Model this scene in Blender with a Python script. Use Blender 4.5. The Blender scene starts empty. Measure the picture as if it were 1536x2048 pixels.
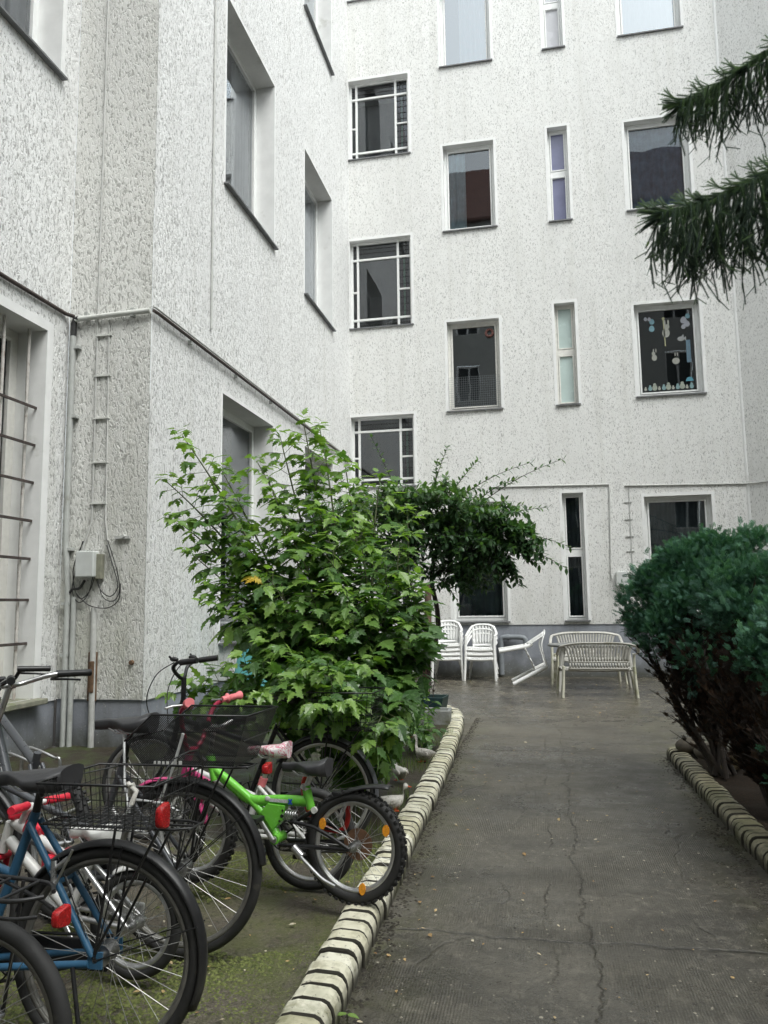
import bpy, math, random
import numpy as np
from mathutils import Vector, Matrix, Euler
random.seed(7); RNG = np.random.default_rng(7)
PI = math.pi
rad = math.radians
scene = bpy.context.scene
COL = scene.collection

# ------------------------------------------------------------------ helpers
class MB:
    """Collects simple shapes and links them as ONE mesh object."""
    def __init__(self):
        self.v = []; self.f = []; self.s = []; self.c = []; self.cur = 0.5
    def add(self, vs, fs, smooth=False):
        o = len(self.v)
        self.v.extend([tuple(p) for p in vs])
        for f in fs:
            self.f.append([i + o for i in f]); self.s.append(smooth); self.c.append(self.cur)
    def box(self, c, size, rot=None):
        x, y, z = [k / 2 for k in size]
        pts = [Vector((a * x, b * y, d * z)) for a in (-1, 1) for b in (-1, 1) for d in (-1, 1)]
        if rot is not None: pts = [rot @ p for p in pts]
        c = Vector(c); pts = [p + c for p in pts]
        self.add(pts, [(0, 1, 3, 2), (4, 6, 7, 5), (0, 4, 5, 1), (2, 3, 7, 6), (0, 2, 6, 4), (1, 5, 7, 3)])
    def box8(self, P, a0, a1, z0, z1, d0, d1):
        pts = [P(a, z, d) for a in (a0, a1) for z in (z0, z1) for d in (d0, d1)]
        self.add(pts, [(0, 1, 3, 2), (4, 6, 7, 5), (0, 4, 5, 1), (2, 3, 7, 6), (0, 2, 6, 4), (1, 5, 7, 3)])
    def quad(self, a, b, c, d): self.add([a, b, c, d], [(0, 1, 2, 3)])
    def tube(self, pts, r, n=8, closed=False, flat=None, caps=True, up=None):
        pts = [Vector(p) for p in pts]; m = len(pts)
        rs = list(r) if hasattr(r, '__len__') else [r] * m
        T = []
        for i in range(m):
            a = pts[(i - 1) % m] if (closed or i > 0) else pts[i]
            b = pts[(i + 1) % m] if (closed or i < m - 1) else pts[i]
            t = (b - a); T.append(t.normalized() if t.length > 1e-9 else Vector((0, 0, 1)))
        u = Vector(up) if up is not None else (Vector((0, 0, 1)) if abs(T[0].z) < 0.9 else Vector((1, 0, 0)))
        u = (u - T[0] * u.dot(T[0])).normalized()
        vs = []
        fx, fy = flat if flat else (1, 1)
        for i in range(m):
            if i:
                u = u - T[i] * u.dot(T[i])
                u = u.normalized() if u.length > 1e-6 else T[i].orthogonal().normalized()
            w = T[i].cross(u)
            for k in range(n):
                a = 2 * PI * k / n
                vs.append(pts[i] + (u * math.cos(a) * fx + w * math.sin(a) * fy) * rs[i])
        fs = []
        for i in range(m if closed else m - 1):
            j = (i + 1) % m
            for k in range(n):
                l = (k + 1) % n
                fs.append((i * n + k, i * n + l, j * n + l, j * n + k))
        self.add(vs, fs, n > 4)
        if caps and not closed:
            self.add(vs[:n], [tuple(range(n))[::-1]]); self.add(vs[-n:], [tuple(range(n))])
    def rod(self, a, b, r, n=6): self.tube([a, b], r, n)
    def ring(self, c, R, r, axis='y', n=48, k=8, flat=None, a0=0, a1=2 * PI):
        c = Vector(c); full = abs(a1 - a0 - 2 * PI) < 1e-6
        pts = []
        for i in range(n if full else n + 1):
            t = a0 + (a1 - a0) * i / n
            x, y = R * math.cos(t), R * math.sin(t)
            pts.append(c + (Vector((x, 0, y)) if axis == 'y' else Vector((x, y, 0)) if axis == 'z' else Vector((0, x, y))))
        up = {'y': (0, 1, 0), 'z': (0, 0, 1), 'x': (1, 0, 0)}[axis]
        self.tube(pts, r, k, closed=full, flat=flat, up=up)
    def ellipsoid(self, c, rx, ry, rz, nu=16, nv=10, rot=None, fn=None):
        vs = []; fs = []
        for j in range(nv + 1):
            ph = PI * j / nv
            for i in range(nu):
                th = 2 * PI * i / nu
                p = Vector((rx * math.sin(ph) * math.cos(th), ry * math.sin(ph) * math.sin(th), rz * math.cos(ph)))
                if fn: p = fn(p)
                if rot is not None: p = rot @ p
                vs.append(p + Vector(c))
        for j in range(nv):
            for i in range(nu):
                l = (i + 1) % nu
                fs.append((j * nu + i, (j + 1) * nu + i, (j + 1) * nu + l, j * nu + l))
        self.add(vs, fs, True)
    def loft(self, rings, cap=True, closed=True, smooth=True):
        n = len(rings[0]); vs = [p for r in rings for p in r]; fs = []
        for j in range(len(rings) - 1):
            for i in range(n if closed else n - 1):
                l = (i + 1) % n
                fs.append((j * n + i, j * n + l, (j + 1) * n + l, (j + 1) * n + i))
        self.add(vs, fs, smooth)
        if cap and closed:
            self.add(rings[0], [tuple(range(n))[::-1]], False); self.add(rings[-1], [tuple(range(n))], False)
    def prism(self, poly, P, d0, d1):
        """poly of 2-D points mapped by P(x,z,d), extruded from d0 to d1"""
        n = len(poly)
        a = [P(x, z, d0) for x, z in poly]; b = [P(x, z, d1) for x, z in poly]
        self.add(a + b, [tuple(range(n))[::-1], tuple(range(n, 2 * n))] + [(i, (i + 1) % n, n + (i + 1) % n, n + i) for i in range(n)])
    def build(self, name, mat, parent=None, bev=0, seg=2, solid=0, fixn=True):
        me = bpy.data.meshes.new(name)
        me.from_pydata(self.v, [], self.f); me.update()
        me.polygons.foreach_set('use_smooth', self.s)
        at = me.attributes.new('shade', 'FLOAT', 'FACE'); at.data.foreach_set('value', self.c)
        if fixn:
            import bmesh
            bm = bmesh.new(); bm.from_mesh(me); bmesh.ops.recalc_face_normals(bm, faces=bm.faces); bm.to_mesh(me); bm.free()
        me.materials.append(mat)
        o = bpy.data.objects.new(name, me); COL.objects.link(o)
        if parent is not None: o.parent = parent
        if solid:
            m = o.modifiers.new('Solidify', 'SOLIDIFY'); m.thickness = solid; m.offset = 0
        if bev:
            m = o.modifiers.new('Bevel', 'BEVEL'); m.width = bev; m.segments = seg; m.limit_method = 'ANGLE'; m.harden_normals = False
        return o

def empty(name, loc=(0, 0, 0), rz=0.0, rot=None):
    o = bpy.data.objects.new(name, None); COL.objects.link(o)
    o.location = loc; o.rotation_euler = rot if rot is not None else (0, 0, rz)
    o.empty_display_size = 0.1
    return o
def tag(o, label, cat, group=None, kind=None):
    o['label'] = label; o['category'] = cat
    if group: o['group'] = group
    if kind: o['kind'] = kind
    return o
def copy_tree(o, parent=None):
    c = o.copy(); COL.objects.link(c); c.parent = parent
    for ch in [k for k in o.children]: copy_tree(ch, c)
    return c
def blob_mesh(name, tv, tf, mats, shades, mat, parent=None, smooth=False):
    """many transformed copies of one small template in ONE mesh (leaves, needles): numpy, fast"""
    tv = np.asarray(tv, float); N = len(mats); n = len(tv)
    M = np.asarray(mats)                                   # N,3,4
    V = np.einsum('nij,vj->nvi', M[:, :, :3], tv) + M[:, None, :, 3]
    V = V.reshape(-1, 3)
    loops = np.concatenate([np.asarray(f) for f in tf]); ls = np.array([len(f) for f in tf])
    L = (loops[None, :] + (np.arange(N) * n)[:, None]).ravel()
    tot = np.tile(ls, N); start = np.concatenate([[0], np.cumsum(tot)[:-1]])
    me = bpy.data.meshes.new(name)
    me.vertices.add(len(V)); me.vertices.foreach_set('co', V.ravel())
    me.loops.add(len(L)); me.loops.foreach_set('vertex_index', L.astype(np.int32))
    me.polygons.add(len(tot)); me.polygons.foreach_set('loop_start', start.astype(np.int32)); me.polygons.foreach_set('loop_total', tot.astype(np.int32))
    me.update(calc_edges=True); me.validate()
    me.polygons.foreach_set('use_smooth', np.full(len(tot), smooth))
    at = me.attributes.new('shade', 'FLOAT', 'FACE'); at.data.foreach_set('value', np.repeat(np.asarray(shades, float), len(tf)))
    me.materials.append(mat)
    o = bpy.data.objects.new(name, me); COL.objects.link(o)
    if parent is not None: o.parent = parent
    return o
def frame_matrix(loc, fwd, up, s=1.0):
    """columns: x along fwd, y side, z up-ish; 3x4"""
    f = Vector(fwd).normalized(); u = Vector(up); u = u - f * u.dot(f)
    u = u.normalized() if u.length > 1e-5 else f.orthogonal().normalized()
    w = u.cross(f)
    return [[f[i] * s, w[i] * s, u[i] * s, loc[i]] for i in range(3)]

# ------------------------------------------------------------------ materials
def new_mat(name):
    m = bpy.data.materials.new(name); m.use_nodes = True
    nt = m.node_tree
    for n in list(nt.nodes): nt.nodes.remove(n)
    out = nt.nodes.new('ShaderNodeOutputMaterial')
    return m, nt, out
class G:
    def __init__(self, nt): self.nt = nt
    def n(self, t, **kw):
        nd = self.nt.nodes.new(t)
        ins = kw.pop('ins', {})
        for k, v in kw.items(): setattr(nd, k, v)
        for k, v in ins.items(): self.set(nd, k, v)
        return nd
    def set(self, nd, k, v):
        if isinstance(v, bpy.types.NodeSocket): self.nt.links.new(v, nd.inputs[k])
        else: nd.inputs[k].default_value = v
    def pos(self, scale=(1, 1, 1), loc=(0, 0, 0), obj=False):
        if obj: src = self.n('ShaderNodeTexCoord').outputs['Object']
        else: src = self.n('ShaderNodeNewGeometry').outputs['Position']
        mp = self.n('ShaderNodeMapping'); self.set(mp, 'Vector', src); mp.inputs['Scale'].default_value = scale; mp.inputs['Location'].default_value = loc
        return mp.outputs[0]
    def noise(self, vec, scale, detail=3, rough=0.5, dist=0.0):
        nd = self.n('ShaderNodeTexNoise', ins={'Vector': vec, 'Scale': scale, 'Detail': detail, 'Roughness': rough, 'Distortion': dist}); return nd.outputs['Fac']
    def ramp(self, fac, stops, interp='LINEAR'):
        nd = self.n('ShaderNodeValToRGB'); self.set(nd, 'Fac', fac); cr = nd.color_ramp; cr.interpolation = interp
        while len(cr.elements) > 1: cr.elements.remove(cr.elements[-1])
        for i, (p, c) in enumerate(stops):
            e = cr.elements[0] if i == 0 else cr.elements.new(p)
            e.position = p; e.color = (c, c, c, 1) if not hasattr(c, '__len__') else (*c[:3], 1)
        return nd.outputs['Color']
    def math(self, op, a, b=None, c=None, clamp=False):
        nd = self.n('ShaderNodeMath', operation=op, use_clamp=clamp); self.set(nd, 0, a)
        if b is not None: self.set(nd, 1, b)
        if c is not None: self.set(nd, 2, c)
        return nd.outputs[0]
    def mix(self, fac, a, b, blend='MIX'):
        nd = self.n('ShaderNodeMix', data_type='RGBA', blend_type=blend)
        self.set(nd, 0, fac)
        for k, v in ((6, a), (7, b)):
            if isinstance(v, bpy.types.NodeSocket): self.nt.links.new(v, nd.inputs[k])
            else: nd.inputs[k].default_value = (*v[:3], 1)
        return nd.outputs[2]
    def bump(self, h, strength=0.3, dist=0.01, normal=None):
        nd = self.n('ShaderNodeBump', ins={'Height': h, 'Strength': strength, 'Distance': dist})
        if normal is not None: self.set(nd, 'Normal', normal)
        return nd.outputs[0]
    def bsdf(self, out, **kw):
        nd = self.n('ShaderNodeBsdfPrincipled'); 
        for k, v in kw.items():
            k = k.replace('_', ' ')
            if k == 'Base Color' and not isinstance(v, bpy.types.NodeSocket): v = (*v[:3], 1)
            self.set(nd, k, v)
        if out is not None: self.nt.links.new(nd.outputs[0], out.inputs[0])
        return nd.outputs[0]
    def sep(self, vec):
        nd = self.n('ShaderNodeSeparateXYZ'); self.set(nd, 0, vec); return nd.outputs

def simple(name, col, rough=0.5, metal=0.0, var=0.15, nscale=25, bump=0.0, bscale=120, obj=True, dirt=None, spec=0.5):
    m, nt, out = new_mat(name); g = G(nt)
    p = g.pos(obj=obj)
    f = g.ramp(g.noise(p, nscale, 4, .6), [(0.3, 0), (0.7, 1)])
    dark = tuple(c * (1 - var) for c in col); lite = tuple(min(1, c * (1 + var)) for c in col)
    c = g.mix(f, dark, lite)
    if dirt:
        dm = g.ramp(g.noise(p, nscale * .35, 5, .65), [(dirt[1], 0), (dirt[1] + .15, 1)])
        c = g.mix(dm, c, dirt[0])
    kw = dict(Base_Color=c, Roughness=g.math('ADD', g.math('MULTIPLY', f, .15), rough - .07), Metallic=metal)
    kw['Specular_IOR_Level'] = spec
    if bump: kw['Normal'] = g.bump(g.noise(p, bscale, 3, .6), bump, .004)
    g.bsdf(out, **kw)
    return m

def plaster(name, col, pit=(0.30, 0.30, 0.29), pitamt=0.9, tint=None, scale=1.0, amt=0.445):
    """bark-textured render: raised worms with dirty grooves running down the wall"""
    m, nt, out = new_mat(name); g = G(nt)
    p = g.pos((1, 1, .36))
    warp = g.n('ShaderNodeTexNoise', ins={'Vector': g.pos(), 'Scale': 9 * scale, 'Detail': 2.0}).outputs['Color']
    pw = g.n('ShaderNodeVectorMath', operation='MULTIPLY_ADD', ins={0: warp, 1: (.05, .05, .03), 2: p}).outputs[0]
    n1 = g.noise(pw, 34 * scale, 2.5, .55, .6)
    n2 = g.noise(pw, 75 * scale, 3, .6, .3)
    big = g.noise(g.pos((1, 1, .5)), .9, 4, .6)
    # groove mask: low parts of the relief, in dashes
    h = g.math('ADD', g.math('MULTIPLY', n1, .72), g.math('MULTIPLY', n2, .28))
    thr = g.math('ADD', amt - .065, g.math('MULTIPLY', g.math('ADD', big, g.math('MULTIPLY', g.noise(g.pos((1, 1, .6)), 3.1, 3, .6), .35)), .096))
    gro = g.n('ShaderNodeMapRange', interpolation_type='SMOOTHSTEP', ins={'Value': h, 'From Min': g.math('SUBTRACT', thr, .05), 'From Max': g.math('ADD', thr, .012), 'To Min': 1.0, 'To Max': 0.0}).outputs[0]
    relief = g.n('ShaderNodeMapRange', interpolation_type='SMOOTHSTEP', ins={'Value': h, 'From Min': .38, 'From Max': .56}).outputs[0]
    base = g.mix(g.ramp(big, [(.3, 0), (.7, 1)]), tuple(c * .9 for c in col), col)
    # rain streaks: very long vertical noise
    st = g.ramp(g.noise(g.pos((1, 1, .05)), 5, 4, .6), [(.5, 0), (.75, 1)])
    base = g.mix(g.math('MULTIPLY', st, .42), base, (col[0] * .74, col[1] * .735, col[2] * .70))
    if tint:                                              # algae / damp close to the ground: (colour, zmin, zmax, strength)
        z = g.sep(g.n('ShaderNodeNewGeometry').outputs['Position'])[2]
        low = g.n('ShaderNodeMapRange', ins={'Value': z, 'From Min': tint[1], 'From Max': tint[2], 'To Min': tint[3], 'To Max': 0.0}).outputs[0]
        pt = g.ramp(g.noise(g.pos((1, 1, .3)), 3.5, 5, .65), [(.4, 0), (.62, 1)])
        base = g.mix(g.math('MULTIPLY', low, pt), base, tint[0])
    fine = g.noise(g.pos(), 260, 2, .5)
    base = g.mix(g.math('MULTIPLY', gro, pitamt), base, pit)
    hh = g.math('ADD', relief, g.math('MULTIPLY', fine, .12))
    nrm = g.bump(hh, .7, .010)
    g.bsdf(out, Base_Color=base, Roughness=.82, Normal=nrm, Specular_IOR_Level=.25)
    return m

M = {}
M['plaster_white'] = plaster('white_bark_plaster', (.86, .865, .86), pit=(.30, .30, .292), pitamt=.82, scale=1.35, amt=.44, tint=((.42, .43, .34), .5, 3.2, .35))
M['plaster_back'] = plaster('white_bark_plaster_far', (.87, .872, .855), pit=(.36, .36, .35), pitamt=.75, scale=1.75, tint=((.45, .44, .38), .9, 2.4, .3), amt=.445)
M['plaster_grey'] = plaster('grey_bark_plaster', (.77, .77, .745), pit=(.33, .33, .31), pitamt=.75, scale=1.25, tint=((.33, .34, .24), .4, 3.4, .5), amt=.45)
M['smooth_white'] = simple('smooth_white_render', (.80, .805, .80), .8, var=.06, nscale=4, bump=.15, bscale=90, obj=False, dirt=((.5, .5, .46), .62), spec=.25)
M['plinth'] = simple('blue_grey_plinth_paint', (.285, .305, .345), .75, var=.12, nscale=3, bump=.35, bscale=60, obj=False, dirt=((.16, .165, .17), .58), spec=.3)
M['frame_white'] = simple('white_window_paint', (.80, .81, .80), .4, var=.05, nscale=14, obj=False)
M['frame_old'] = simple('old_cream_window_paint', (.72, .71, .67), .55, var=.08, nscale=14, obj=False, dirt=((.4, .38, .33), .64))
M['zinc'] = simple('weathered_zinc', (.17, .175, .18), .6, .3, var=.25, nscale=9, obj=False, bump=.1)
M['sill_stone'] = simple('mossy_stone_sill', (.22, .22, .17), .85, var=.25, nscale=12, obj=False, bump=.3, dirt=((.13, .15, .06), .5))
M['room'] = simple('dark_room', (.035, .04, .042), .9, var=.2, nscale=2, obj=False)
M['curtain_white'] = simple('white_net_curtain', (.62, .70, .74), .9, var=.08, nscale=6, obj=False)
M['interior_teal'] = simple('dim_teal_interior', (.10, .135, .15), .9, var=.35, nscale=2, obj=False)  # dim interior tone painted on a sheet behind the ground-floor panes
M['slate_reflection'] = simple('dark_slate_reflection', (.13, .19, .26), .9, var=.3, nscale=5, obj=False)  # sheet added behind one pane, standing in for a dark tree reflection
M['curtain_blue'] = simple('pale_blue_curtain', (.42, .56, .62), .9, var=.15, nscale=6, obj=False)
M['curtain_grey'] = simple('grey_blind', (.45, .45, .48), .9, var=.05, nscale=6, obj=False)
M['frosted_grey'] = simple('frosted_grey_glass', (.52, .52, .55), .25, var=.06, nscale=3, obj=False)
M['frosted_green'] = simple('frosted_pale_green_glass', (.50, .60, .58), .22, var=.06, nscale=3, obj=False)
M['frosted_violet'] = simple('frosted_violet_glass', (.20, .21, .32), .18, var=.1, nscale=3, obj=False)
M['lead_green'] = simple('green_leaded_glass', (.06, .12, .09), .15, var=.3, nscale=8, obj=False)
M['pipe_grey'] = simple('grey_painted_pipe', (.42, .435, .42), .55, var=.12, nscale=10, obj=False, dirt=((.22, .22, .18), .64))
M['pipe_white'] = simple('white_plastic_conduit', (.62, .63, .60), .5, var=.08, nscale=10, obj=False, dirt=((.3, .31, .24), .6))
M['cable_black'] = simple('black_cable', (.03, .03, .03), .5, var=.2, nscale=20, obj=False)
M['cable_pale'] = simple('painted_over_cable', (.50, .505, .49), .6, var=.15, nscale=14, obj=False)
M['iron_rust'] = simple('dark_rusty_iron', (.075, .06, .055), .7, .3, var=.4, nscale=20, obj=False, bump=.2)
M['iron_pale'] = simple('worn_white_iron', (.52, .50, .47), .6, var=.2, nscale=20, obj=False, dirt=((.18, .11, .07), .56))
M['drain_grey'] = simple('grey_plastic_drain', (.22, .24, .26), .45, var=.12, nscale=12, obj=False)
M['box_grey'] = simple('light_grey_junction_box', (.58, .60, .59), .5, var=.06, nscale=12, obj=False, dirt=((.33, .33, .18), .62))
M['rust_pipe'] = simple('rusted_pipe', (.14, .085, .05), .85, .1, var=.5, nscale=14, obj=False, bump=.4)

def plinth_mat():
    m, nt, out = new_mat('blue_grey_plinth_paint'); g = G(nt); p = g.pos()
    z = g.sep(g.n('ShaderNodeNewGeometry').outputs['Position'])[2]
    c = g.mix(g.ramp(g.noise(p, 2.5, 5, .65), [(.3, 0), (.7, 1)]), (.235, .25, .285), (.315, .335, .375))
    c = g.mix(g.math('MULTIPLY', g.ramp(g.noise(g.pos((1, 1, .12)), 6, 4, .6), [(.5, 0), (.72, 1)]), .5), c, (.17, .175, .18))
    low = g.n('ShaderNodeMapRange', ins={'Value': g.math('ADD', z, g.math('MULTIPLY', g.math('SUBTRACT', g.noise(p, 3.5, 5, .7), .5), .5)), 'From Min': .42, 'From Max': .05}).outputs[0]
    c = g.mix(g.math('MULTIPLY', low, .85), c, (.075, .075, .055))
    c = g.mix(g.math('MULTIPLY', g.ramp(g.noise(p, 22, 4, .7), [(.62, 0), (.66, 1)]), .7), c, (.42, .42, .41))
    g.bsdf(out, Base_Color=c, Roughness=.72, Normal=g.bump(g.noise(p, 45, 5, .65), .45, .008), Specular_IOR_Level=.3)
    return m
M['plinth'] = plinth_mat()
def glass_mat(name, tint=(.93, .96, .97), boost=1.0, base=.04):
    m, nt, out = new_mat(name); g = G(nt)
    lw = g.n('ShaderNodeFresnel', ins={'IOR': 1.5}).outputs[0]
    fac = g.math('ADD', g.math('MULTIPLY', lw, 1.5 * boost), base, clamp=True)
    wob = g.bump(g.noise(g.pos(), 2.2, 1, .5), .04, .02)
    tr = g.n('ShaderNodeBsdfTransparent', ins={'Color': (*tint, 1)}).outputs[0]
    gl = g.n('ShaderNodeBsdfGlossy', ins={'Color': (.92, .96, 1, 1), 'Roughness': .012, 'Normal': wob}).outputs[0]
    mx = g.n('ShaderNodeMixShader'); nt.links.new(fac, mx.inputs[0]); nt.links.new(tr, mx.inputs[1]); nt.links.new(gl, mx.inputs[2])
    nt.links.new(mx.outputs[0], out.inputs[0])
    return m
M['glass'] = glass_mat('window_glass', boost=1.5, base=.05)
M['glass_dim'] = glass_mat('window_glass_shaded', boost=1.0, base=.02)
M['glass_sky'] = glass_mat('window_glass_upper', boost=2.6, base=.2)

# ------------------------------------------------------------------ walls and windows
def PX(c, s=1):                       # wall whose outside faces +X (s=1)
    return lambda a, z, d: Vector((c - s * d, a, z))
def PY(c, s=1):                       # wall whose outside faces -Y (s=1) or +Y (s=-1)
    return lambda a, z, d: Vector((a, c + s * d, z))
def wall_mesh(P, a0, a1, z0, z1, holes, name, mat, parent, depth=.0):
    As = sorted({a0, a1, *[h[0] for h in holes], *[h[1] for h in holes]})
    Zs = sorted({z0, z1, *[h[2] for h in holes], *[h[3] for h in holes]})
    b = MB()
    for i in range(len(As) - 1):
        for j in range(len(Zs) - 1):
            ca, cz = (As[i] + As[i + 1]) / 2, (Zs[j] + Zs[j + 1]) / 2
            if any(h[0] < ca < h[1] and h[2] < cz < h[3] for h in holes): continue
            b.quad(P(As[i], Zs[j], 0), P(As[i + 1], Zs[j], 0), P(As[i + 1], Zs[j + 1], 0), P(As[i], Zs[j + 1], 0))
    return b.build(name, mat, parent, fixn=False)
def frame_boxes(b, P, a0, a1, z0, z1, w, d0, d1):
    b.box8(P, a0, a0 + w, z0, z1, d0, d1); b.box8(P, a1 - w, a1, z0, z1, d0, d1)
    b.box8(P, a0 + w, a1 - w, z0, z0 + w, d0, d1); b.box8(P, a0 + w, a1 - w, z1 - w, z1, d0, d1)
def window(bld, P, a0, a1, z0, z1, rev=.2, kind='single', sill='zinc', curtain=None, band=.07, glass='glass', fw=.06, frame='frame_white', silld=.05, room=.9):
    # smooth surround band and reveal faces
    s = MB()
    s.box8(P, a0 - band, a0, z0 - .02, z1 + band, -.006, rev + .07)
    s.box8(P, a1, a1 + band, z0 - .02, z1 + band, -.006, rev + .07)
    s.box8(P, a0, a1, z1, z1 + band, -.006, rev + .07)
    s.box8(P, a0, a1, z0 - .06, z0 - .012, .004, rev + .07)
    f = MB(); d0, d1 = rev, rev + .06
    frame_boxes(f, P, a0, a1, z0, z1, fw, d0, d1)
    panes = []
    ia0, ia1, iz0, iz1 = a0 + fw, a1 - fw, z0 + fw, z1 - fw
    if kind == 'single':
        frame_boxes(f, P, ia0 + .006, ia1 - .006, iz0 + .006, iz1 - .006, .035, d0 - .012, d1 - .02)
        panes = [(ia0 + .04, ia1 - .04, iz0 + .04, iz1 - .04)]
    elif kind == 'two':                                   # narrow window with a horizontal bar
        zm = z0 + (z1 - z0) * .53
        f.box8(P, ia0, ia1, zm - .06, zm + .06, d0 - .004, d1)
        for q0, q1 in ((iz0, zm - .06), (zm + .06, iz1)):
            frame_boxes(f, P, ia0 + .004, ia1 - .004, q0 + .004, q1 - .004, .03, d0 - .014, d1 - .02)
            panes.append((ia0 + .03, ia1 - .03, q0 + .03, q1 - .03))
    elif kind == 'stair':
        zt, zb = z1 - (z1 - z0) * .20, z0 + (z1 - z0) * .11
        al, ar = a0 + .16, a1 - .32
        for zz in (zt, zb): f.box8(P, ia0, ia1, zz - .025, zz + .025, d0 - .006, d1)
        for aa in (al, ar):
            f.box8(P, aa - .025, aa + .025, iz0, zb - .025, d0 - .003, d1); f.box8(P, aa - .025, aa + .025, zb + .025, zt - .025, d0 - .003, d1); f.box8(P, aa - .025, aa + .025, zt + .025, iz1, d0 - .003, d1)
        zm = (zt + zb) / 2 - .05
        f.box8(P, ar + .025, ia1, zm - .02, zm + .02, d0 - .002, d1); f.box8(P, ia0, al - .025, zm - .02, zm + .02, d0 - .002, d1)
        panes = [(al, ar, zb, zt)]
    fo = f.build('window', M[frame], bld, bev=.004, seg=1)
    s.build('surround', M['smooth_white'], fo)
    for q in panes:
        b = MB(); b.quad(P(q[0], q[2], d0 + .03), P(q[1], q[2], d0 + .03), P(q[1], q[3], d0 + .03), P(q[0], q[3], d0 + .03))
        b.build('pane', M[glass], fo, fixn=False)
    if kind == 'stair':
        b = MB(); zt, zb = z1 - (z1 - z0) * .20, z0 + (z1 - z0) * .11
        for q in ((ia0, ia1, zt, iz1), (ia0, ia1, iz0, zb), (ia0, a0 + .16, zb, zt), (a1 - .32, ia1, zb, zt)):
            b.quad(P(q[0], q[2], d0 + .034), P(q[1], q[2], d0 + .034), P(q[1], q[3], d0 + .034), P(q[0], q[3], d0 + .034))
        b.build('pane', M['glass_dim'], fo, fixn=False)
        L = MB()
        for k in range(1, 9):
            zz = zb + (zt - zb) * k / 9
            L.box8(P, a1 - .32, ia1, zz - .004, zz + .004, d0 + .022, d0 + .028)
        for aa in (a1 - .22, a1 - .14): L.box8(P, aa - .004, aa + .004, iz0, iz1, d0 + .02, d0 + .028)
        for zz in (z0 + .11, z1 - .15, z1 - .25): L.box8(P, ia0, ia1, zz - .004, zz + .004, d0 + .0215, d0 + .0285)
        L.build('lead_strip', M['cable_black'], fo)
        gs = MB(); gs.box8(P, a1 - .205, a1 - .155, zb + .03, zt - .03, d0 + .036, d0 + .04); gs.build('green_glass_strip', M['lead_green'], fo)
    if sill:
        b = MB(); o = silld
        pts = [(-o, z0 - .035), (-o, z0 - .01), (rev + .01, z0 + .012), (rev + .01, z0 - .012), (-.005, z0 - .03)]
        for e0, e1 in ((a0 - .04, a1 + .04),):
            A = [P(e0, z, d) for d, z in pts]; B = [P(e1, z, d) for d, z in pts]
            n = len(pts)
            b.add(A + B, [tuple(range(n))[::-1], tuple(range(n, 2 * n))] + [(i, (i + 1) % n, n + (i + 1) % n, n + i) for i in range(n)])
        b.build('sill', M[sill], fo)
    # the room behind the pane
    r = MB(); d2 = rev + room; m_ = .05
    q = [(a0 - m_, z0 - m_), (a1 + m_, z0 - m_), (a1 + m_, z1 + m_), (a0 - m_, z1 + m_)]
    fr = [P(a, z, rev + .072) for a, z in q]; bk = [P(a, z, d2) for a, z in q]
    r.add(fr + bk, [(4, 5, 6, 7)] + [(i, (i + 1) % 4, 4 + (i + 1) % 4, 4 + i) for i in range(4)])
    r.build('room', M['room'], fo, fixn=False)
    if curtain:
        c0, c1, mt, dd = curtain                          # fraction of the width
        b = MB(); n = 60; top = []; bot = []
        w0, w1 = a0 + .03 + c0 * (a1 - a0 - .06), a0 + .03 + c1 * (a1 - a0 - .06)
        for i in range(n + 1):
            t = i / n; a = w0 + (w1 - w0) * t
            d = rev + dd + .018 * math.sin(t * (w1 - w0) * 55) + .008 * math.sin(t * 37)
            top.append(P(a, z1 - .02, d)); bot.append(P(a, z0 + .02, d))
        b.loft([bot, top], cap=False, closed=False)
        b.build('curtain', M[mt], fo, fixn=False)
    return fo

# ================================================================== LEFT BUILDING
XA, XB, YP, YB = -4.98, -4.0, 7.32, 16.2
LB = empty('apartment_building', (XB - 3, 6, 0)); LB.location = (0, 0, 0)
tag(LB, 'white rough-plastered apartment wing on the left with a grey pilaster and blue-grey plinth', 'building')
TOP = 17.5
hA = [(4.9, 6.94, .62, 4.40), (4.9, 6.98, 7.32, 10.1), (4.9, 6.98, 12.9, 15.7), (.8, 2.9, .62, 4.4), (.8, 2.9, 7.32, 10.1)]
hB = [(9.22, 11.17, 1.05, 4.28), (12.82, 14.70, 1.05, 4.30), (9.22, 11.17, 7.21, 9.99), (12.82, 14.72, 7.11, 9.92), (9.22, 11.17, 12.8, 15.6), (12.80, 14.72, 12.8, 15.6)]
PA, PB, PP = PX(XA), PX(XB), PY(YP)
wall_mesh(PA, -9, YP - .004, .56, TOP, hA, 'wall', M['plaster_white'], LB)
wall_mesh(PB, YP + .004, YB, .56, TOP, hB, 'wall', M['plaster_white'], LB)
# pilaster return facing the court, its damp lower half greyer
wall_mesh(PP, XA, XB, .57, TOP, [], 'pilaster', M['plaster_grey'], LB)
b = MB(); b.box8(PX(XA - .02), -9, YP, -.1, .557, 0, .4); b.box8(PY(YP + .02), XA, XB - .02, -.1, .566, 0, .3); b.box8(PX(XB - .02), YP + .32, YB, -.1, .557, 0, .3)
b.build('plinth', M['plinth'], LB)
b = MB(); b.quad((XA - 5, -9, TOP), (XA, -9, TOP), (XA, YP, TOP), (XA - 5, YP, TOP)); b.quad((XA - 5, YP, TOP), (XB, YP, TOP), (XB, YB, TOP), (XA - 5, YB, TOP)); b.build('roof', M['zinc'], LB)
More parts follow.
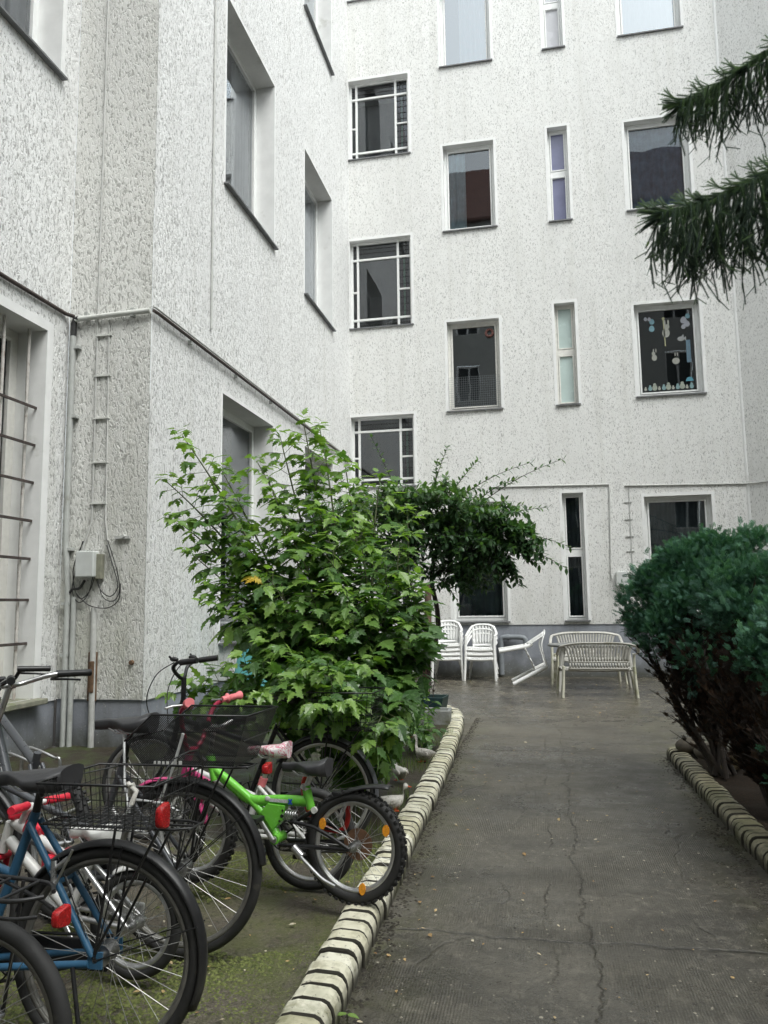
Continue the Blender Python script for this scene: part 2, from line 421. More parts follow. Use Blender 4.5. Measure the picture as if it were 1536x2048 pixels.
# barred ground window on A
wA = window(LB, PA, *hA[0], rev=.34, kind='single', sill=None, band=.10, glass='glass_dim', frame='frame_old', fw=.09, curtain=(.0, 1, 'curtain_grey', .5))
b = MB(); b.box8(PA, 4.8, 7.02, .56, .615, -.12, .33); b.build('sill', M['sill_stone'], wA, bev=.01)
b = MB(); dB = .13
for zz in (3.571, 3.177, 2.786, 2.392, 2.005, 1.59, 1.158): 
    b.box8(PA, 4.9, 6.97, zz - .014, zz + .014, dB - .045, dB - .028)
b.build('window_bar', M['iron_rust'], wA, bev=.003)
b = MB()
for yy in (6.83, 6.45, 6.07, 5.69, 5.31): b.rod((XA - dB, yy, .62), (XA - dB, yy, 4.39), .017, 8)
b.build('window_bar', M['iron_pale'], wA)
window(LB, PA, *hA[1], rev=.30, glass='glass', curtain=(.55, 1, 'curtain_grey', .15), silld=.07)
window(LB, PA, *hA[2], rev=.30); window(LB, PA, *hA[3], rev=.3); window(LB, PA, *hA[4], rev=.3)
for i, h in enumerate(hB):
    window(LB, PB, *h, rev=.31, glass='glass', curtain=[(.0, .12, 'curtain_grey', .2), None, (.62, 1, 'curtain_grey', .12), (.55, 1, 'curtain_grey', .15), None, (.5, 1, 'curtain_grey', .2)][i], silld=.07, band=.05, fw=.07)

# ================================================================== BACK BUILDING
BB = empty('apartment_building'); tag(BB, 'white apartment facade closing the courtyard, three columns of windows and a blue-grey plinth', 'building')
PBk = PY(YB)
XR = 4.08
C = lambda z0, z1: (-1.81, -.68, z0, z1)
Nw = lambda z0, z1: (.495, .92, z0, z1)
Rw = lambda z0, z1: (2.115, 3.40, z0, z1)
Sw = lambda z0, z1: (-3.99, -2.58, z0, z1)
hK = [C(1.13, 3.62), C(5.63, 7.62), C(9.72, 11.74), C(13.67, 15.7), Nw(1.14, 3.74), Nw(5.62, 7.83), Nw(9.69, 11.85), Nw(13.73, 15.9),
      Rw(1.2, 3.60), Rw(5.69, 7.65), Rw(9.74, 11.75), Rw(13.77, 15.8), Sw(4.05, 5.62), Sw(7.66, 9.72), Sw(11.70, 13.65), (-3.45, -2.65, .06, 2.35), Sw(15.7, 17.3)]
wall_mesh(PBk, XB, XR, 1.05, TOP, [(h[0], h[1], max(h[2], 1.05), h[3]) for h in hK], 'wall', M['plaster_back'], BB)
b = MB(); b.box8(PY(YB + .02), XB, -3.45, -.1, 1.047, 0, .3); b.box8(PY(YB + .02), -2.65, XR, -.1, 1.047, 0, .3); b.build('plinth', M['plinth'], BB)
cu = {0: (0, 1, 'interior_teal', .3), 1: None, 2: (.0, .42, 'curtain_blue', .08), 3: (.36, 1, 'curtain_white', .1), 8: (0, 1, 'interior_teal', .3), 10: (0, 1, 'slate_reflection', .1), 11: (0, 1, 'curtain_white', .12)}  # teal and slate entries are added tone sheets, the rest are curtains
WK = {}
for i, h in enumerate(hK):
    if i == 15: continue
    if i in (4, 5, 6, 7):
        gl = 'glass'; cur = {4: (0, 1, 'interior_teal', .3), 5: None, 6: None, 7: None}[i]
        WK[i] = window(BB, PBk, *h, rev=.16, kind='two', curtain=cur, band=.06, fw=.045, glass={4: 'glass_dim', 5: 'frosted_green', 6: 'frosted_violet', 7: 'frosted_grey'}[i], sill='zinc', frame='frame_old' if i == 5 else 'frame_white')
    elif i in (12, 13, 14, 16):
        WK[i] = window(BB, PBk, *h, rev=.14, kind='stair', band=.06, fw=.05, glass='glass', frame='frame_white', silld=.04)
    else:
        WK[i] = window(BB, PBk, *h, rev=.16, curtain=cu.get(i), band=.06, fw=.065, glass=('glass_sky' if i in (3, 11) else 'glass_dim' if i in (0, 9, 10) else 'glass'), frame='frame_old' if i == 1 else 'frame_white')
# net guard in front of the lower part of C3
b = MB()
for k in range(25):
    a = -1.79 + 1.09 * k / 24; b.rod((a, YB - .03, 5.66), (a, YB - .03, 6.35), .0018, 4)
for k in range(15):
    z = 5.66 + .69 * k / 14; b.rod((-1.79, YB - .03, z), (-.7, YB - .03, z), .0018, 4)
b.build('net_guard', M['drain_grey'], WK[1])
# round wreath hanging in C3
b = MB(); b.ring((-.9, YB + .17, 7.36), .075, .03, n=20, k=6); b.build('wreath', simple('wreath_red_green', (.16, .07, .06), .8, var=.8, nscale=40, obj=False), WK[1])
# stickers on R3: eggs, rabbits, a blue strip
def sticker(name, col, polys):
    b = MB()
    for q_, pl_ in enumerate(polys):
        b.add([PBk(a, z, .184 - .0007 * q_) for a, z in pl_], [tuple(range(len(pl_)))])
    b.build(name, simple('sticker_' + name, tuple(k * .6 for k in col), .6, var=.15, nscale=30, obj=False), WK[9], fixn=False)
def ov(a, z, ra, rz, n=14, egg=.0): return [(a + ra * math.cos(2 * PI * i / n) * (1 - egg * math.sin(2 * PI * i / n)), z + rz * math.sin(2 * PI * i / n)) for i in range(n)]
W_ = lambda u, v: (2.24 + u * 1.03, 7.47 - v * 1.66)      # u,v in the pane
def eg(u, v, s): a, z = W_(u, v); return ov(a, z, s, s * 1.25, egg=.18)
sticker('egg_sticker', (.22, .42, .50), [eg(.24, .09, .05), eg(.23, .18, .055), eg(.93, .05, .045)])
sticker('egg_sticker', (.42, .44, .50), [eg(.85, .1, .062), eg(.91, .15, .055), eg(.84, .185, .042), eg(.12, .05, .035), eg(.19, .055, .035)])
def rabbit(u, v, s, flip=1):
    a, z = W_(u, v)
    return [ov(a, z, .07 * s, .09 * s), ov(a + .02 * s * flip, z + .12 * s, .05 * s, .05 * s), ov(a - .015 * s, z + .2 * s, .016 * s, .06 * s), ov(a + .05 * s, z + .2 * s, .016 * s, .06 * s)]
for q_ in (rabbit(.5, .25, 1.1), rabbit(.25, .56, .75, -1), [ov(*W_(.66, .62), .075, .07)] + rabbit(.66, .62, .7)[2:]): sticker('rabbit_sticker', (.46, .47, .42), q_)
a, z = W_(.46, 0.06); sticker('ribbon_sticker', (.50, .50, .30), [[(a - .012, z), (a + .012, z), (a + .03, z - .6), (a + .005, z - .6)], ov(a, z, .03, .03)])
a, z = W_(.87, .36); sticker('blue_strip_sticker', (.14, .25, .34), [[(a, z - .48), (a + .085, z - .48), (a + .085, z), (a, z)]])
a, z = W_(.78, .34); sticker('fish_sticker', (.40, .42, .42), [ov(a, z, .07, .05), [(a + .05, z), (a + .1, z + .05), (a + .1, z - .05)], [(a, z + .03), (a + .05, z + .1), (a + .06, z + .03)]])
for k in range(11):
    u = .05 + .088 * k; s = .028 + .012 * ((k * 7) % 3); a, z = W_(u, .98)
    sticker('figure_sticker', [(.50, .52, .46), (.30, .48, .50), (.45, .50, .42)][k % 3], [ov(a, z + s, s, s * 1.2), ov(a, z + 2.3 * s, s * .6, s * .6)])
a, z = W_(.9, .87); sticker('umbrella_sticker', (.12, .42, .55), [[(a - .08, z - .03), (a + .08, z - .03), (a + .05, z + .04), (a, z + .06), (a - .05, z + .04)]])
# door into the stairwell, half hidden by the planting
b = MB(); frame_boxes(b, PBk, -3.45, -2.65, .06, 2.35, .09, .1, .17); b.box8(PBk, -3.36, -2.74, 1.02, 1.1, .105, .165); b.box8(PBk, -2.99, -2.91, .15, 2.26, .102, .168)
dr = b.build('door', M['frame_white'], BB, bev=.004)
b = MB(); b.quad(PBk(-3.36, .15, .13), PBk(-2.74, .15, .13), PBk(-2.74, 2.26, .13), PBk(-3.36, 2.26, .13)); b.build('pane', M['glass_dim'], dr, fixn=False)
b = MB(); b.box8(PBk, -3.5, -2.6, .0, 2.4, .9, .95); b.build('room', M['room'], dr)
b = MB(); b.box8(PBk, -3.49, -2.61, 0, .05, -.12, .2); b.build('step', M['sill_stone'], dr)
b = MB(); b.box8(PBk, -4, XR, TOP, TOP + .1, -.3, 5); b.build('roof', M['zinc'], BB)
# right-hand bay turned toward the court
RB = empty('apartment_building'); tag(RB, 'white plastered bay at the right edge, angled toward the courtyard', 'building')
s2 = math.sqrt(.5)
PD = lambda a, z, d: Vector((XR + a * s2 + d * s2, YB - a * s2 + d * s2, z))
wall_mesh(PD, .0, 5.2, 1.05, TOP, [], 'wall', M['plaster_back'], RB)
b = MB(); b.box8(lambda a, z, d: PD(a, z, d + .02), 0, 5.2, -.1, 1.047, 0, .3); b.build('plinth', M['plinth'], RB)
b = MB(); b.tube([PD(0, 1.05, .03), PD(0, TOP, .03)], .05, 10); b.build('corner_bead', M['smooth_white'], RB)

# ================================================================== BUILDING BEHIND THE CAMERA (seen in the panes)
M['tile_red'] = None
m, nt, out = new_mat('red_roof_tiles'); g = G(nt)
w = g.n('ShaderNodeTexBrick', ins={'Vector': g.pos((1, 1.2, 1)), 'Scale': 2.2, 'Color1': (.26, .13, .10, 1), 'Color2': (.21, .105, .085, 1), 'Mortar': (.09, .035, .03, 1), 'Mortar Size': .02}).outputs[0]
g.bsdf(out, Base_Color=w, Roughness=.8); M['tile_red'] = m
M['far_render'] = simple('grey_smooth_render', (.50, .50, .47), .85, var=.1, nscale=2, obj=False, bump=.1)
OB = empty('apartment_building'); tag(OB, 'grey rendered block with red tiled roof reflected in the window panes', 'building')
PO = PY(-9.5, -1)
hs = [(x, x + 1.3, z, z + 2.0) for x in (-4.2, -1.4, 1.4, 4.2, 7.0) for z in (1.4, 5.2, 9.0, 12.8, 16.6, 20.2)]
wall_mesh(PO, -6, 12, 0, 23.4, hs, 'wall', M['far_render'], OB)
for h in hs:
    b = MB(); frame_boxes(b, PO, *h, .08, .15, .22); b.box8(PO, (h[0] + h[1]) / 2 - .05, (h[0] + h[1]) / 2 + .05, h[2] + .08, h[3] - .08, .152, .218)
    f = b.build('window', M['frame_white'], OB)
    b = MB(); b.quad(PO(h[0], h[2], .18), PO(h[1], h[2], .18), PO(h[1], h[3], .18), PO(h[0], h[3], .18)); b.build('pane', M['room'], f)
b = MB(); b.quad((-6, -9.2, 23.3), (12, -9.2, 23.3), (12, -13.0, 28.5), (-6, -13.0, 28.5)); b.box((3, -9.3, 23.35), (18, .25, .15)); b.build('roof', M['tile_red'], OB)
# wing on the far right of the court
RW = empty('apartment_building'); tag(RW, 'pale wing far off on the right side of the court, outside the picture', 'building')
PW = PX(10.5, -1)
wall_mesh(PW, -9.5, 11.5, 0, 12.5, [], 'wall', M['far_render'], RW)
for y in (-6, -2, 2, 6, 9.5):
    for z in (1.4, 5.2, 9):
        b = MB(); b.box8(PW, y, y + 1.3, z, z + 2, -.02, .1); b.build('window', M['room'], RW)
b = MB(); b.quad((10.3, -9.5, 12.4), (10.3, 11.5, 12.4), (13.5, 11.5, 15.5), (13.5, -9.5, 15.5)); b.build('roof', M['tile_red'], RW)

# ================================================================== PIPES, CABLES, BOX ON THE LEFT WING
def pipe(name, pts, r, mat, label, cat, n=8, group=None):
    b = MB(); b.tube(pts, r, n); o = b.build(name, mat); tag(o, label, cat, group); return o
e = .03
run = pipe('cable_conduit', [(XA + e, -9, 4.69), (XA + e, 7.2, 4.68), (XA + .07, YP - e, 4.68)], .022, M['iron_rust'], 'thin dark cable running along the wall above the barred window', 'cable')
p1 = pipe('cable_conduit', [(-4.90, YP - .045, 4.50), (-4.90, YP - .045, 4.58), (-4.885, YP - .045, 4.625), (-4.84, YP - .045, 4.64), (-4.5, YP - .045, 4.65), (-3.99, YP - .045, 4.66)], .03, M['pipe_white'], 'white horizontal conduit round the top of the grey pilaster', 'conduit')
b = MB(); b.tube([(-4.90, YP - .045, 4.45), (-4.90, YP - .045, 4.585), (-4.885, YP - .045, 4.63), (-4.84, YP - .045, 4.645)], .032, 8); b.build('elbow', M['cable_black'], p1)
b = MB()
for x in (-4.75, -4.2): b.box((x, YP - .03, 4.66), (.035, .06, .09))
b.build('bracket', M['pipe_grey'], p1)
p2 = pipe('cable_conduit', [(XB + .04, YP - .03, 4.66), (XB + .05, YP + .06, 4.66), (XB + .05, 16.1, 4.60)], .019, M['iron_rust'], 'dark conduit running along the left facade to the inner corner', 'conduit')
b = MB()
for y in (8.2, 9.6, 11, 12.4, 13.8, 15.2): b.box((XB + .025, y, 4.615), (.05, .03, .05))
b.build('bracket', M['pipe_grey'], p2)
pipe('cable_conduit', [(XB + .02, YP - .01, 4.72), (XB + .03, YP + .05, 4.72), (XB + .03, 16.0, 4.655)], .012, M['cable_pale'], 'thin pale cable above the dark conduit on the left facade', 'cable')
c1 = pipe('conduit_pipe', [(-4.90, YP - .045, 4.46), (-4.90, YP - .045, 2.2), (-4.855, YP - .045, 1.7), (-4.855, YP - .045, .05)], .030, M['pipe_grey'], 'tall grey conduit in the corner beside the pilaster', 'conduit')
for z in (4.32, 3.55, 2.12, 1.55, 1.02):
    b = MB(); b.box((-4.87, YP - .03, z), (.1, .07, .03)); b.build('clamp', M['pipe_grey'], c1)
pipe('conduit_pipe', [(-4.785, YP - .04, 1.62), (-4.785, YP - .04, .05)], .028, M['pipe_grey'], 'short grey conduit right of the tall one, ending below the box', 'conduit')
pc = pipe('cable_pair', [(-4.632, YP - .012, TOP - 1), (-4.632, YP - .012, 4.62), (-4.623, YP - .012, 2.42), (-4.70, YP - .03, 2.16), (-4.72, YP - .04, 1.98)], .010, M['cable_pale'], 'painted-over cable pair with crossing clips running down to the box', 'cables')
b = MB(); b.tube([(-4.493, YP - .012, 4.61), (-4.466, YP - .012, 2.4), (-4.41, YP - .03, 2.12), (-4.36, YP - .03, 1.95)], .009, 6); b.build('cable', M['cable_pale'], pc)
b = MB()
for z in (4.44, 3.99, 3.52, 3.04, 2.6): b.box((-4.555, YP - .012, z), (.19, .03, .016))
b.build('clip', M['pipe_white'], pc)
bx = MB(); bx.box((-4.625, YP - .075, 1.955), (.21, .11, .27)); bx = bx.build('junction_box', M['box_grey'], bev=.012); tag(bx, 'light grey plastic junction box on the pilaster with cables looping below', 'junction box')
b = MB(); b.box((-4.50, YP - .04, 1.93), (.07, .07, .26)); b.build('back_plate', M['sill_stone'], bx, bev=.006)
b = MB()
for k in range(4): b.tube([(-4.70 + .045 * k, YP - .075, 2.08), (-4.70 + .045 * k, YP - .075, 2.105)], .014, 8)
b.build('cable_gland', M['pipe_grey'], bx)
lp = MB()
def loop_pts(pts, n=30):
    out_ = []
    P_ = [Vector(p) for p in pts]; P_ = [P_[0]] + P_ + [P_[-1]]
    for i in range(1, len(P_) - 2):
        for k in range(n // (len(P_) - 3) + 1):
            t = k / (n // (len(P_) - 3) + 1)
            a, b_, c_, d_ = P_[i - 1], P_[i], P_[i + 1], P_[i + 2]
            out_.append(.5 * ((2 * b_) + (c_ - a) * t + (2 * a - 5 * b_ + 4 * c_ - d_) * t * t + (3 * b_ - a - 3 * c_ + d_) * t ** 3))
    out_.append(P_[-2]); return out_
y_ = YP - .05
for pts in ([(-4.41, y_, 2.2), (-4.30, y_, 1.9), (-4.26, y_, 1.68), (-4.33, y_, 1.57), (-4.45, y_, 1.62), (-4.52, y_, 1.82)],
            [(-4.42, y_, 2.15), (-4.33, y_, 1.9), (-4.28, y_, 1.72), (-4.36, y_, 1.62), (-4.47, y_, 1.68), (-4.54, y_, 1.82)],
            [(-4.70, y_, 2.2), (-4.77, y_, 1.9), (-4.80, y_, 1.68), (-4.72, y_, 1.56), (-4.62, y_, 1.64), (-4.57, y_, 1.82)],
            [(-4.69, y_, 2.2), (-4.79, y_, 1.95), (-4.78, y_, 1.72), (-4.70, y_, 1.60), (-4.60, y_, 1.68), (-4.55, y_, 1.82)],
            [(-4.75, y_, 1.65), (-4.6, y_, 1.53), (-4.4, y_, 1.5), (-4.27, y_, 1.58), (-4.25, y_, 1.75)]):
    lp.tube(loop_pts(pts), .0055, 5)
lp.tube(loop_pts([(-4.83, y_, 1.66), (-4.80, y_, 1.70), (-4.72, y_, 1.71), (-4.66, y_, 1.79)]), .014, 8)
lp = lp.build('cable_loop', M['cable_black']); tag(lp, 'loose black cables hanging in loops under the junction box', 'cables')
b = MB(); b.tube([(-4.56, YP - .02, 1.5), (-4.55, YP - .02, .02)], .032, 8); rp = b.build('old_pipe', M['cable_pale']); tag(rp, 'old pipe on the pilaster, painted pale with a rusted stretch', 'pipe')
b = MB(); b.box((-4.565, YP - .005, .80), (.10, .03, .50)); b.box((-4.55, YP - .045, .80), (.045, .03, .32)); b.build('rust_patch', M['rust_pipe'], rp, bev=.01)
b = MB(); b.tube([(-4.126, YP - .03, .945), (-4.126, YP + .02, .945)], [.022, .03], 12); an = b.build('wall_anchor', M['rust_pipe']); tag(an, 'small rusty anchor hole low on the grey pilaster', 'wall anchor')
b = MB(); b.box((-4.26, YP - .02, 2.23), (.17, .03, .03)); b.tube([(-4.24, YP, 2.24), (-4.24, YP - .06, 2.24)], .02, 8); hk = b.build('wall_hook', M['cable_pale']); tag(hk, 'small painted bracket right of the junction box on the pilaster', 'wall bracket')
pipe('facade_cable', [(XB + .02, 8.8, TOP - .5), (XB + .02, 8.8, 5.0)], .016, M['cable_pale'], 'vertical cable on the left facade beside the tall upper window', 'cable')
# back wall runs
pipe('facade_cable', [(-.97, YB - .02, 3.93), (1.44, YB - .02, 3.88), (1.45, YB - .02, 3.8), (1.40, YB - .02, 2.05), (1.42, YB - .05, 1.95)], .016, M['cable_pale'], 'white conduit along the back wall turning down beside the narrow window', 'conduit')
pipe('facade_cable', [(1.75, YB - .02, 3.84), (4.06, YB - .02, 3.78), PD(.2, 3.77, -.02), PD(5, 3.7, -.02)], .016, M['cable_pale'], 'thin dark cable above the ground window at the right end of the back wall', 'cable')
lc = pipe('cable_pair', [(1.83, YB - .015, 3.84), (1.82, YB - .015, 2.0)], .008, M['cable_pale'], 'thin cable with clips right of the white conduit on the back wall', 'cable')
b = MB()
for z in (3.5, 3.15, 2.8, 2.5): b.box((1.80, YB - .01, z), (.16, .02, .012))
b.build('clip', M['pipe_grey'], lc)
b = MB(); b.box((1.60, YB - .06, 1.95), (.22, .1, .28)); jb = b.build('junction_box', M['box_grey'], bev=.01); tag(jb, 'small pale box on the back wall half hidden behind the hedge', 'junction box')
# grey elbow drain
dp = loop_pts([(-.84, YB - .07, .05), (-.84, YB - .07, .62), (-.83, YB - .07, .76), (-.76, YB - .08, .80), (-.45, YB - .12, .80), (-.36, YB - .14, .77), (-.33, YB - .14, .68)], 36)
b = MB(); b.tube(dp, .052, 12); dn = b.build('drain_pipe', M['drain_grey']); tag(dn, 'grey plastic drain pipe bent like a crook on the back plinth', 'drain pipe')
b = MB()
for p_, q_ in (((-.84, YB - .07, .5), (-.84, YB - .07, .56)), ((-.72, YB - .085, .80), (-.66, YB - .09, .80)), ((-.334, YB - .14, .66), (-.333, YB - .14, .72))): b.tube([p_, q_], .063, 12)
b.build('collar', M['drain_grey'], dn)
b = MB(); b.tube([(-2.33, 15.75, .0), (-2.27, 15.78, 1.9)], [.085, .07], 9); ps = b.build('wooden_post', simple('weathered_brown_post', (.10, .065, .045), .85, var=.4, nscale=18, bump=.4, bscale=50)); tag(ps, 'rough brown wooden post standing by the stacked chairs', 'post')
# ================================================================== GROUND
def ground_mat(name, kind):
    m, nt, out = new_mat(name); g = G(nt)
    p = g.pos(); x, y, z = g.sep(g.n('ShaderNodeNewGeometry').outputs['Position'])
    big = g.noise(p, .7, 5, .6); mid = g.noise(p, 5, 5, .65); fine = g.noise(p, 90, 3, .6); grit = g.noise(p, 320, 2, .5)
    if kind == 'path':
        c = g.mix(g.ramp(big, [(.3, 0), (.68, 1)]), (.052, .049, .041), (.145, .132, .106))
        c = g.mix(g.math('MULTIPLY', g.ramp(mid, [(.4, 0), (.65, 1)]), .6), c, (.095, .088, .073))
        c = g.mix(g.math('MULTIPLY', g.ramp(fine, [(.45, 0), (.7, 1)]), .5), c, (.14, .125, .10))
        c = g.mix(g.math('MULTIPLY', g.ramp(grit, [(.5, 0), (.75, 1)]), .45), c, (.018, .018, .017))
        # moss along the kerbs and in patches
        c = g.mix(g.math('MULTIPLY', g.n('ShaderNodeMapRange', ins={'Value': g.math('ADD', x, g.math('MULTIPLY', g.math('SUBTRACT', big, .5), 2.4)), 'From Min': .35, 'From Max': .8}).outputs[0], .50), c, (.028, .027, .025))
        edge = g.n('ShaderNodeMapRange', ins={'Value': g.math('ABSOLUTE', g.math('SUBTRACT', x, .18)), 'From Min': .62, 'From Max': 1.02}).outputs[0]
        mm = g.math('MULTIPLY', edge, g.ramp(g.noise(p, 3.2, 5, .7), [(.42, 0), (.58, 1)]))
        c = g.mix(g.math('MULTIPLY', mm, .75), c, (.075, .08, .026))
        # cracks: warped cell borders, and two cross joints
        wv = g.n('ShaderNodeTexNoise', ins={'Vector': p, 'Scale': 3.0, 'Detail': 5.0}).outputs['Color']
        pw = g.n('ShaderNodeVectorMath', operation='MULTIPLY_ADD', ins={0: wv, 1: (.35, .35, 0), 2: p}).outputs[0]
        mp = g.n('ShaderNodeMapping', ins={'Vector': pw}); mp.inputs['Scale'].default_value = (.9, .42, 0)
        vo = g.n('ShaderNodeTexVoronoi', feature='DISTANCE_TO_EDGE', ins={'Vector': mp.outputs[0], 'Scale': 1.0}).outputs['Distance']
        cr = g.math('MULTIPLY', g.ramp(vo, [(.0, .8), (.004, .5), (.010, 0)]), g.ramp(g.noise(p, 1.1, 2, .5), [(.48, 0), (.58, .8)]))
        jn = g.math('ADD', y, g.math('MULTIPLY', g.math('SUBTRACT', g.noise(p, 2.5, 4, .6), .5), .16))
        for yy in (3.72, 8.2, 12.4):
            j = g.ramp(g.math('ABSOLUTE', g.math('SUBTRACT', jn, yy)), [(0, .9), (.007, .6), (.018, 0)])
            cr = g.math('MAXIMUM', cr, j)
        jx = g.math('ADD', x, g.math('MULTIPLY', g.math('SUBTRACT', g.noise(p, 1.6, 5, .65), .5), .3))
        for xx in (.16, -.02):
            j = g.ramp(g.math('ABSOLUTE', g.math('SUBTRACT', jx, xx)), [(0, .75), (.004, .4), (.010, 0)])
            cr = g.math('MAXIMUM', cr, g.math('MULTIPLY', j, g.ramp(g.noise(p, .9, 2, .5, 0), [(.45, 0), (.55, 1)]) if xx < 0 else 1.0))
        c = g.mix(g.math('MULTIPLY', cr, .8), c, (.012, .012, .010))
        c = g.mix(g.math('MULTIPLY', g.ramp(g.noise(p, 17, 5, .75), [(.5, 0), (.60, 1)]), .55), c, (.18, .165, .135))
        c = g.mix(g.math('MULTIPLY', g.ramp(g.noise(p, 42, 4, .75), [(.54, 0), (.62, 1)]), .6), c, (.022, .021, .018))
        # fine ribs pressed into the concrete
        wave = g.n('ShaderNodeTexWave', wave_type='BANDS', bands_direction='X', ins={'Vector': g.pos((1, .22, 1)), 'Scale': 26.0, 'Distortion': 1.6, 'Detail': 2.0, 'Detail Scale': 3.0}).outputs['Fac']
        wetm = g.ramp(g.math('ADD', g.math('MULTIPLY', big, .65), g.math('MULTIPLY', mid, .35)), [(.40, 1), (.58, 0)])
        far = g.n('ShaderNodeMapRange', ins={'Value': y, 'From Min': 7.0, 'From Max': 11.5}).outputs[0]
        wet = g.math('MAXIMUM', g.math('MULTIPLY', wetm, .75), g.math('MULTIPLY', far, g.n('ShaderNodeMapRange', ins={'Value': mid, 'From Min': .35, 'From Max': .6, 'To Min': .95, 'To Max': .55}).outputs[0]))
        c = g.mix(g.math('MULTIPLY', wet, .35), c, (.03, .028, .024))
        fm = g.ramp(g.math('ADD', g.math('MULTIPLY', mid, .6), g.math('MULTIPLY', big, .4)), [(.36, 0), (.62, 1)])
        c = g.mix(g.math('MULTIPLY', far, .6), c, g.mix(fm, (.05, .040, .028), (.22, .195, .15)))  # white wall's reflection painted pale into the far patio, among brown patches
        stn = g.ramp(g.noise(g.pos((.8, 1.6, 1)), 1.3, 6, .72), [(.47, 0), (.57, 1)])
        c = g.mix(g.math('MULTIPLY', stn, .45), c, (.028, .026, .022))
        c = g.mix(g.math('MULTIPLY', g.ramp(g.noise(p, 130, 3, .8), [(.55, 0), (.66, 1)]), .5), c, (.20, .185, .15))
        h = g.math('ADD', g.math('ADD', g.math('MULTIPLY', g.math('MULTIPLY', wave, .30), g.ramp(g.noise(p, 1.7, 3, .6), [(.42, 0), (.6, 1)])), g.math('MULTIPLY', fine, .6)), g.math('SUBTRACT', g.math('MULTIPLY', mid, 1.2), g.math('MULTIPLY', cr, 1.5)))
        st = g.n('ShaderNodeMapRange', ins={'Value': wet, 'To Min': .8, 'To Max': .16}).outputs[0]
        bp = g.n('ShaderNodeBump', ins={'Height': h, 'Strength': st, 'Distance': .012})
        rough = g.n('ShaderNodeMapRange', ins={'Value': g.math('ADD', wet, g.math('MULTIPLY', fine, .15)), 'To Min': .60, 'To Max': .10}).outputs[0]
        g.bsdf(out, Base_Color=c, Roughness=rough, Normal=bp.outputs[0], Specular_IOR_Level=.5)
    elif kind == 'bed':
        near = g.n('ShaderNodeMapRange', ins={'Value': g.math('ADD', y, g.math('MULTIPLY', g.math('SUBTRACT', mid, .5), 1.2)), 'From Min': 4.4, 'From Max': 5.0}).outputs[0]
        con = g.mix(g.ramp(big, [(.35, 0), (.65, 1)]), (.055, .048, .037), (.14, .12, .092))
        con = g.mix(g.math('MULTIPLY', g.ramp(g.noise(p, 55, 4, .75), [(.52, 0), (.62, 1)]), .75), con, (.19, .17, .13))
        con = g.mix(g.math('MULTIPLY', g.ramp(g.noise(p, 31, 5, .75), [(.54, 0), (.62, 1)]), .8), con, (.022, .019, .015))
        mo = g.ramp(g.math('ADD', g.math('MULTIPLY', g.noise(p, 1.9, 6, .72), .75), g.math('MULTIPLY', g.ramp(x, [(0, 0), (1, 1)]), 0)), [(.33, 0), (.43, 1)])
        xr = g.n('ShaderNodeMapRange', ins={'Value': x, 'From Min': -2.2, 'From Max': -1.3}).outputs[0]
        con = g.mix(g.math('MULTIPLY', g.math('MULTIPLY', mo, xr), .6), con, g.mix(fine, (.055, .07, .016), (.14, .16, .04)))
        soil = g.mix(mid, (.018, .014, .010), (.055, .042, .028))
        soil = g.mix(g.math('MULTIPLY', g.ramp(g.noise(p, 4, 5, .7), [(.45, 0), (.6, 1)]), .7), soil, (.05, .07, .018))
        c = g.mix(near, con, soil)
        h = g.math('ADD', g.math('MULTIPLY', mid, 1.5), g.math('ADD', fine, g.math('MULTIPLY', mo, .5)))
        g.bsdf(out, Base_Color=c, Roughness=g.n('ShaderNodeMapRange', ins={'Value': g.math('MULTIPLY', big, mid), 'From Min': .15, 'From Max': .4, 'To Min': .45, 'To Max': .85}).outputs[0], Normal=g.bump(h, .6, .02), Specular_IOR_Level=.4)
    else:
        c = g.mix(mid, (.014, .011, .008), (.05, .037, .026))
        c = g.mix(g.math('MULTIPLY', g.ramp(fine, [(.5, 0), (.68, 1)]), .6), c, (.09, .055, .035))
        g.bsdf(out, Base_Color=c, Roughness=.9, Normal=g.bump(g.math('ADD', mid, fine), .9, .03), Specular_IOR_Level=.2)
    return m
def sheet(name, poly, z, mat, label=None, amp=0.0, step=.25):
    b = MB()
    if amp:
        xs = [p[0] for p in poly]; ys = [p[1] for p in poly]
        nx, ny = int((max(xs) - min(xs)) / step) + 1, int((max(ys) - min(ys)) / step) + 1
        x0, y0 = min(xs), min(ys); sx, sy = (max(xs) - x0) / nx, (max(ys) - y0) / ny
        from mathutils import noise as ns
        vs = [(x0 + i * sx, y0 + j * sy, z + amp * (ns.noise(Vector((i * sx * 1.7, j * sy * 1.7, 3.1))) + .5 * ns.noise(Vector((i * sx * 5, j * sy * 5, 1))))) for j in range(ny + 1) for i in range(nx + 1)]
        b.add(vs, [(j * (nx + 1) + i, j * (nx + 1) + i + 1, (j + 1) * (nx + 1) + i + 1, (j + 1) * (nx + 1) + i) for j in range(ny) for i in range(nx)], True)
    else:
        b.add([(x, y, z) for x, y in poly], [tuple(range(len(poly)))])
    o = b.build(name, mat, fixn=False); o['kind'] = 'structure'
    if label: o['label'] = label
    return o
sheet('ground', [(-150, -150), (150, -150), (150, 150), (-150, 150)], -.012, ground_mat('earth', 'soil'))
sheet('path', [(-4.6, -9.4), (11, -9.4), (11, 17), (-4.6, 17)], 0.0, ground_mat('wet_concrete', 'path'), 'wet cracked concrete path and patio')
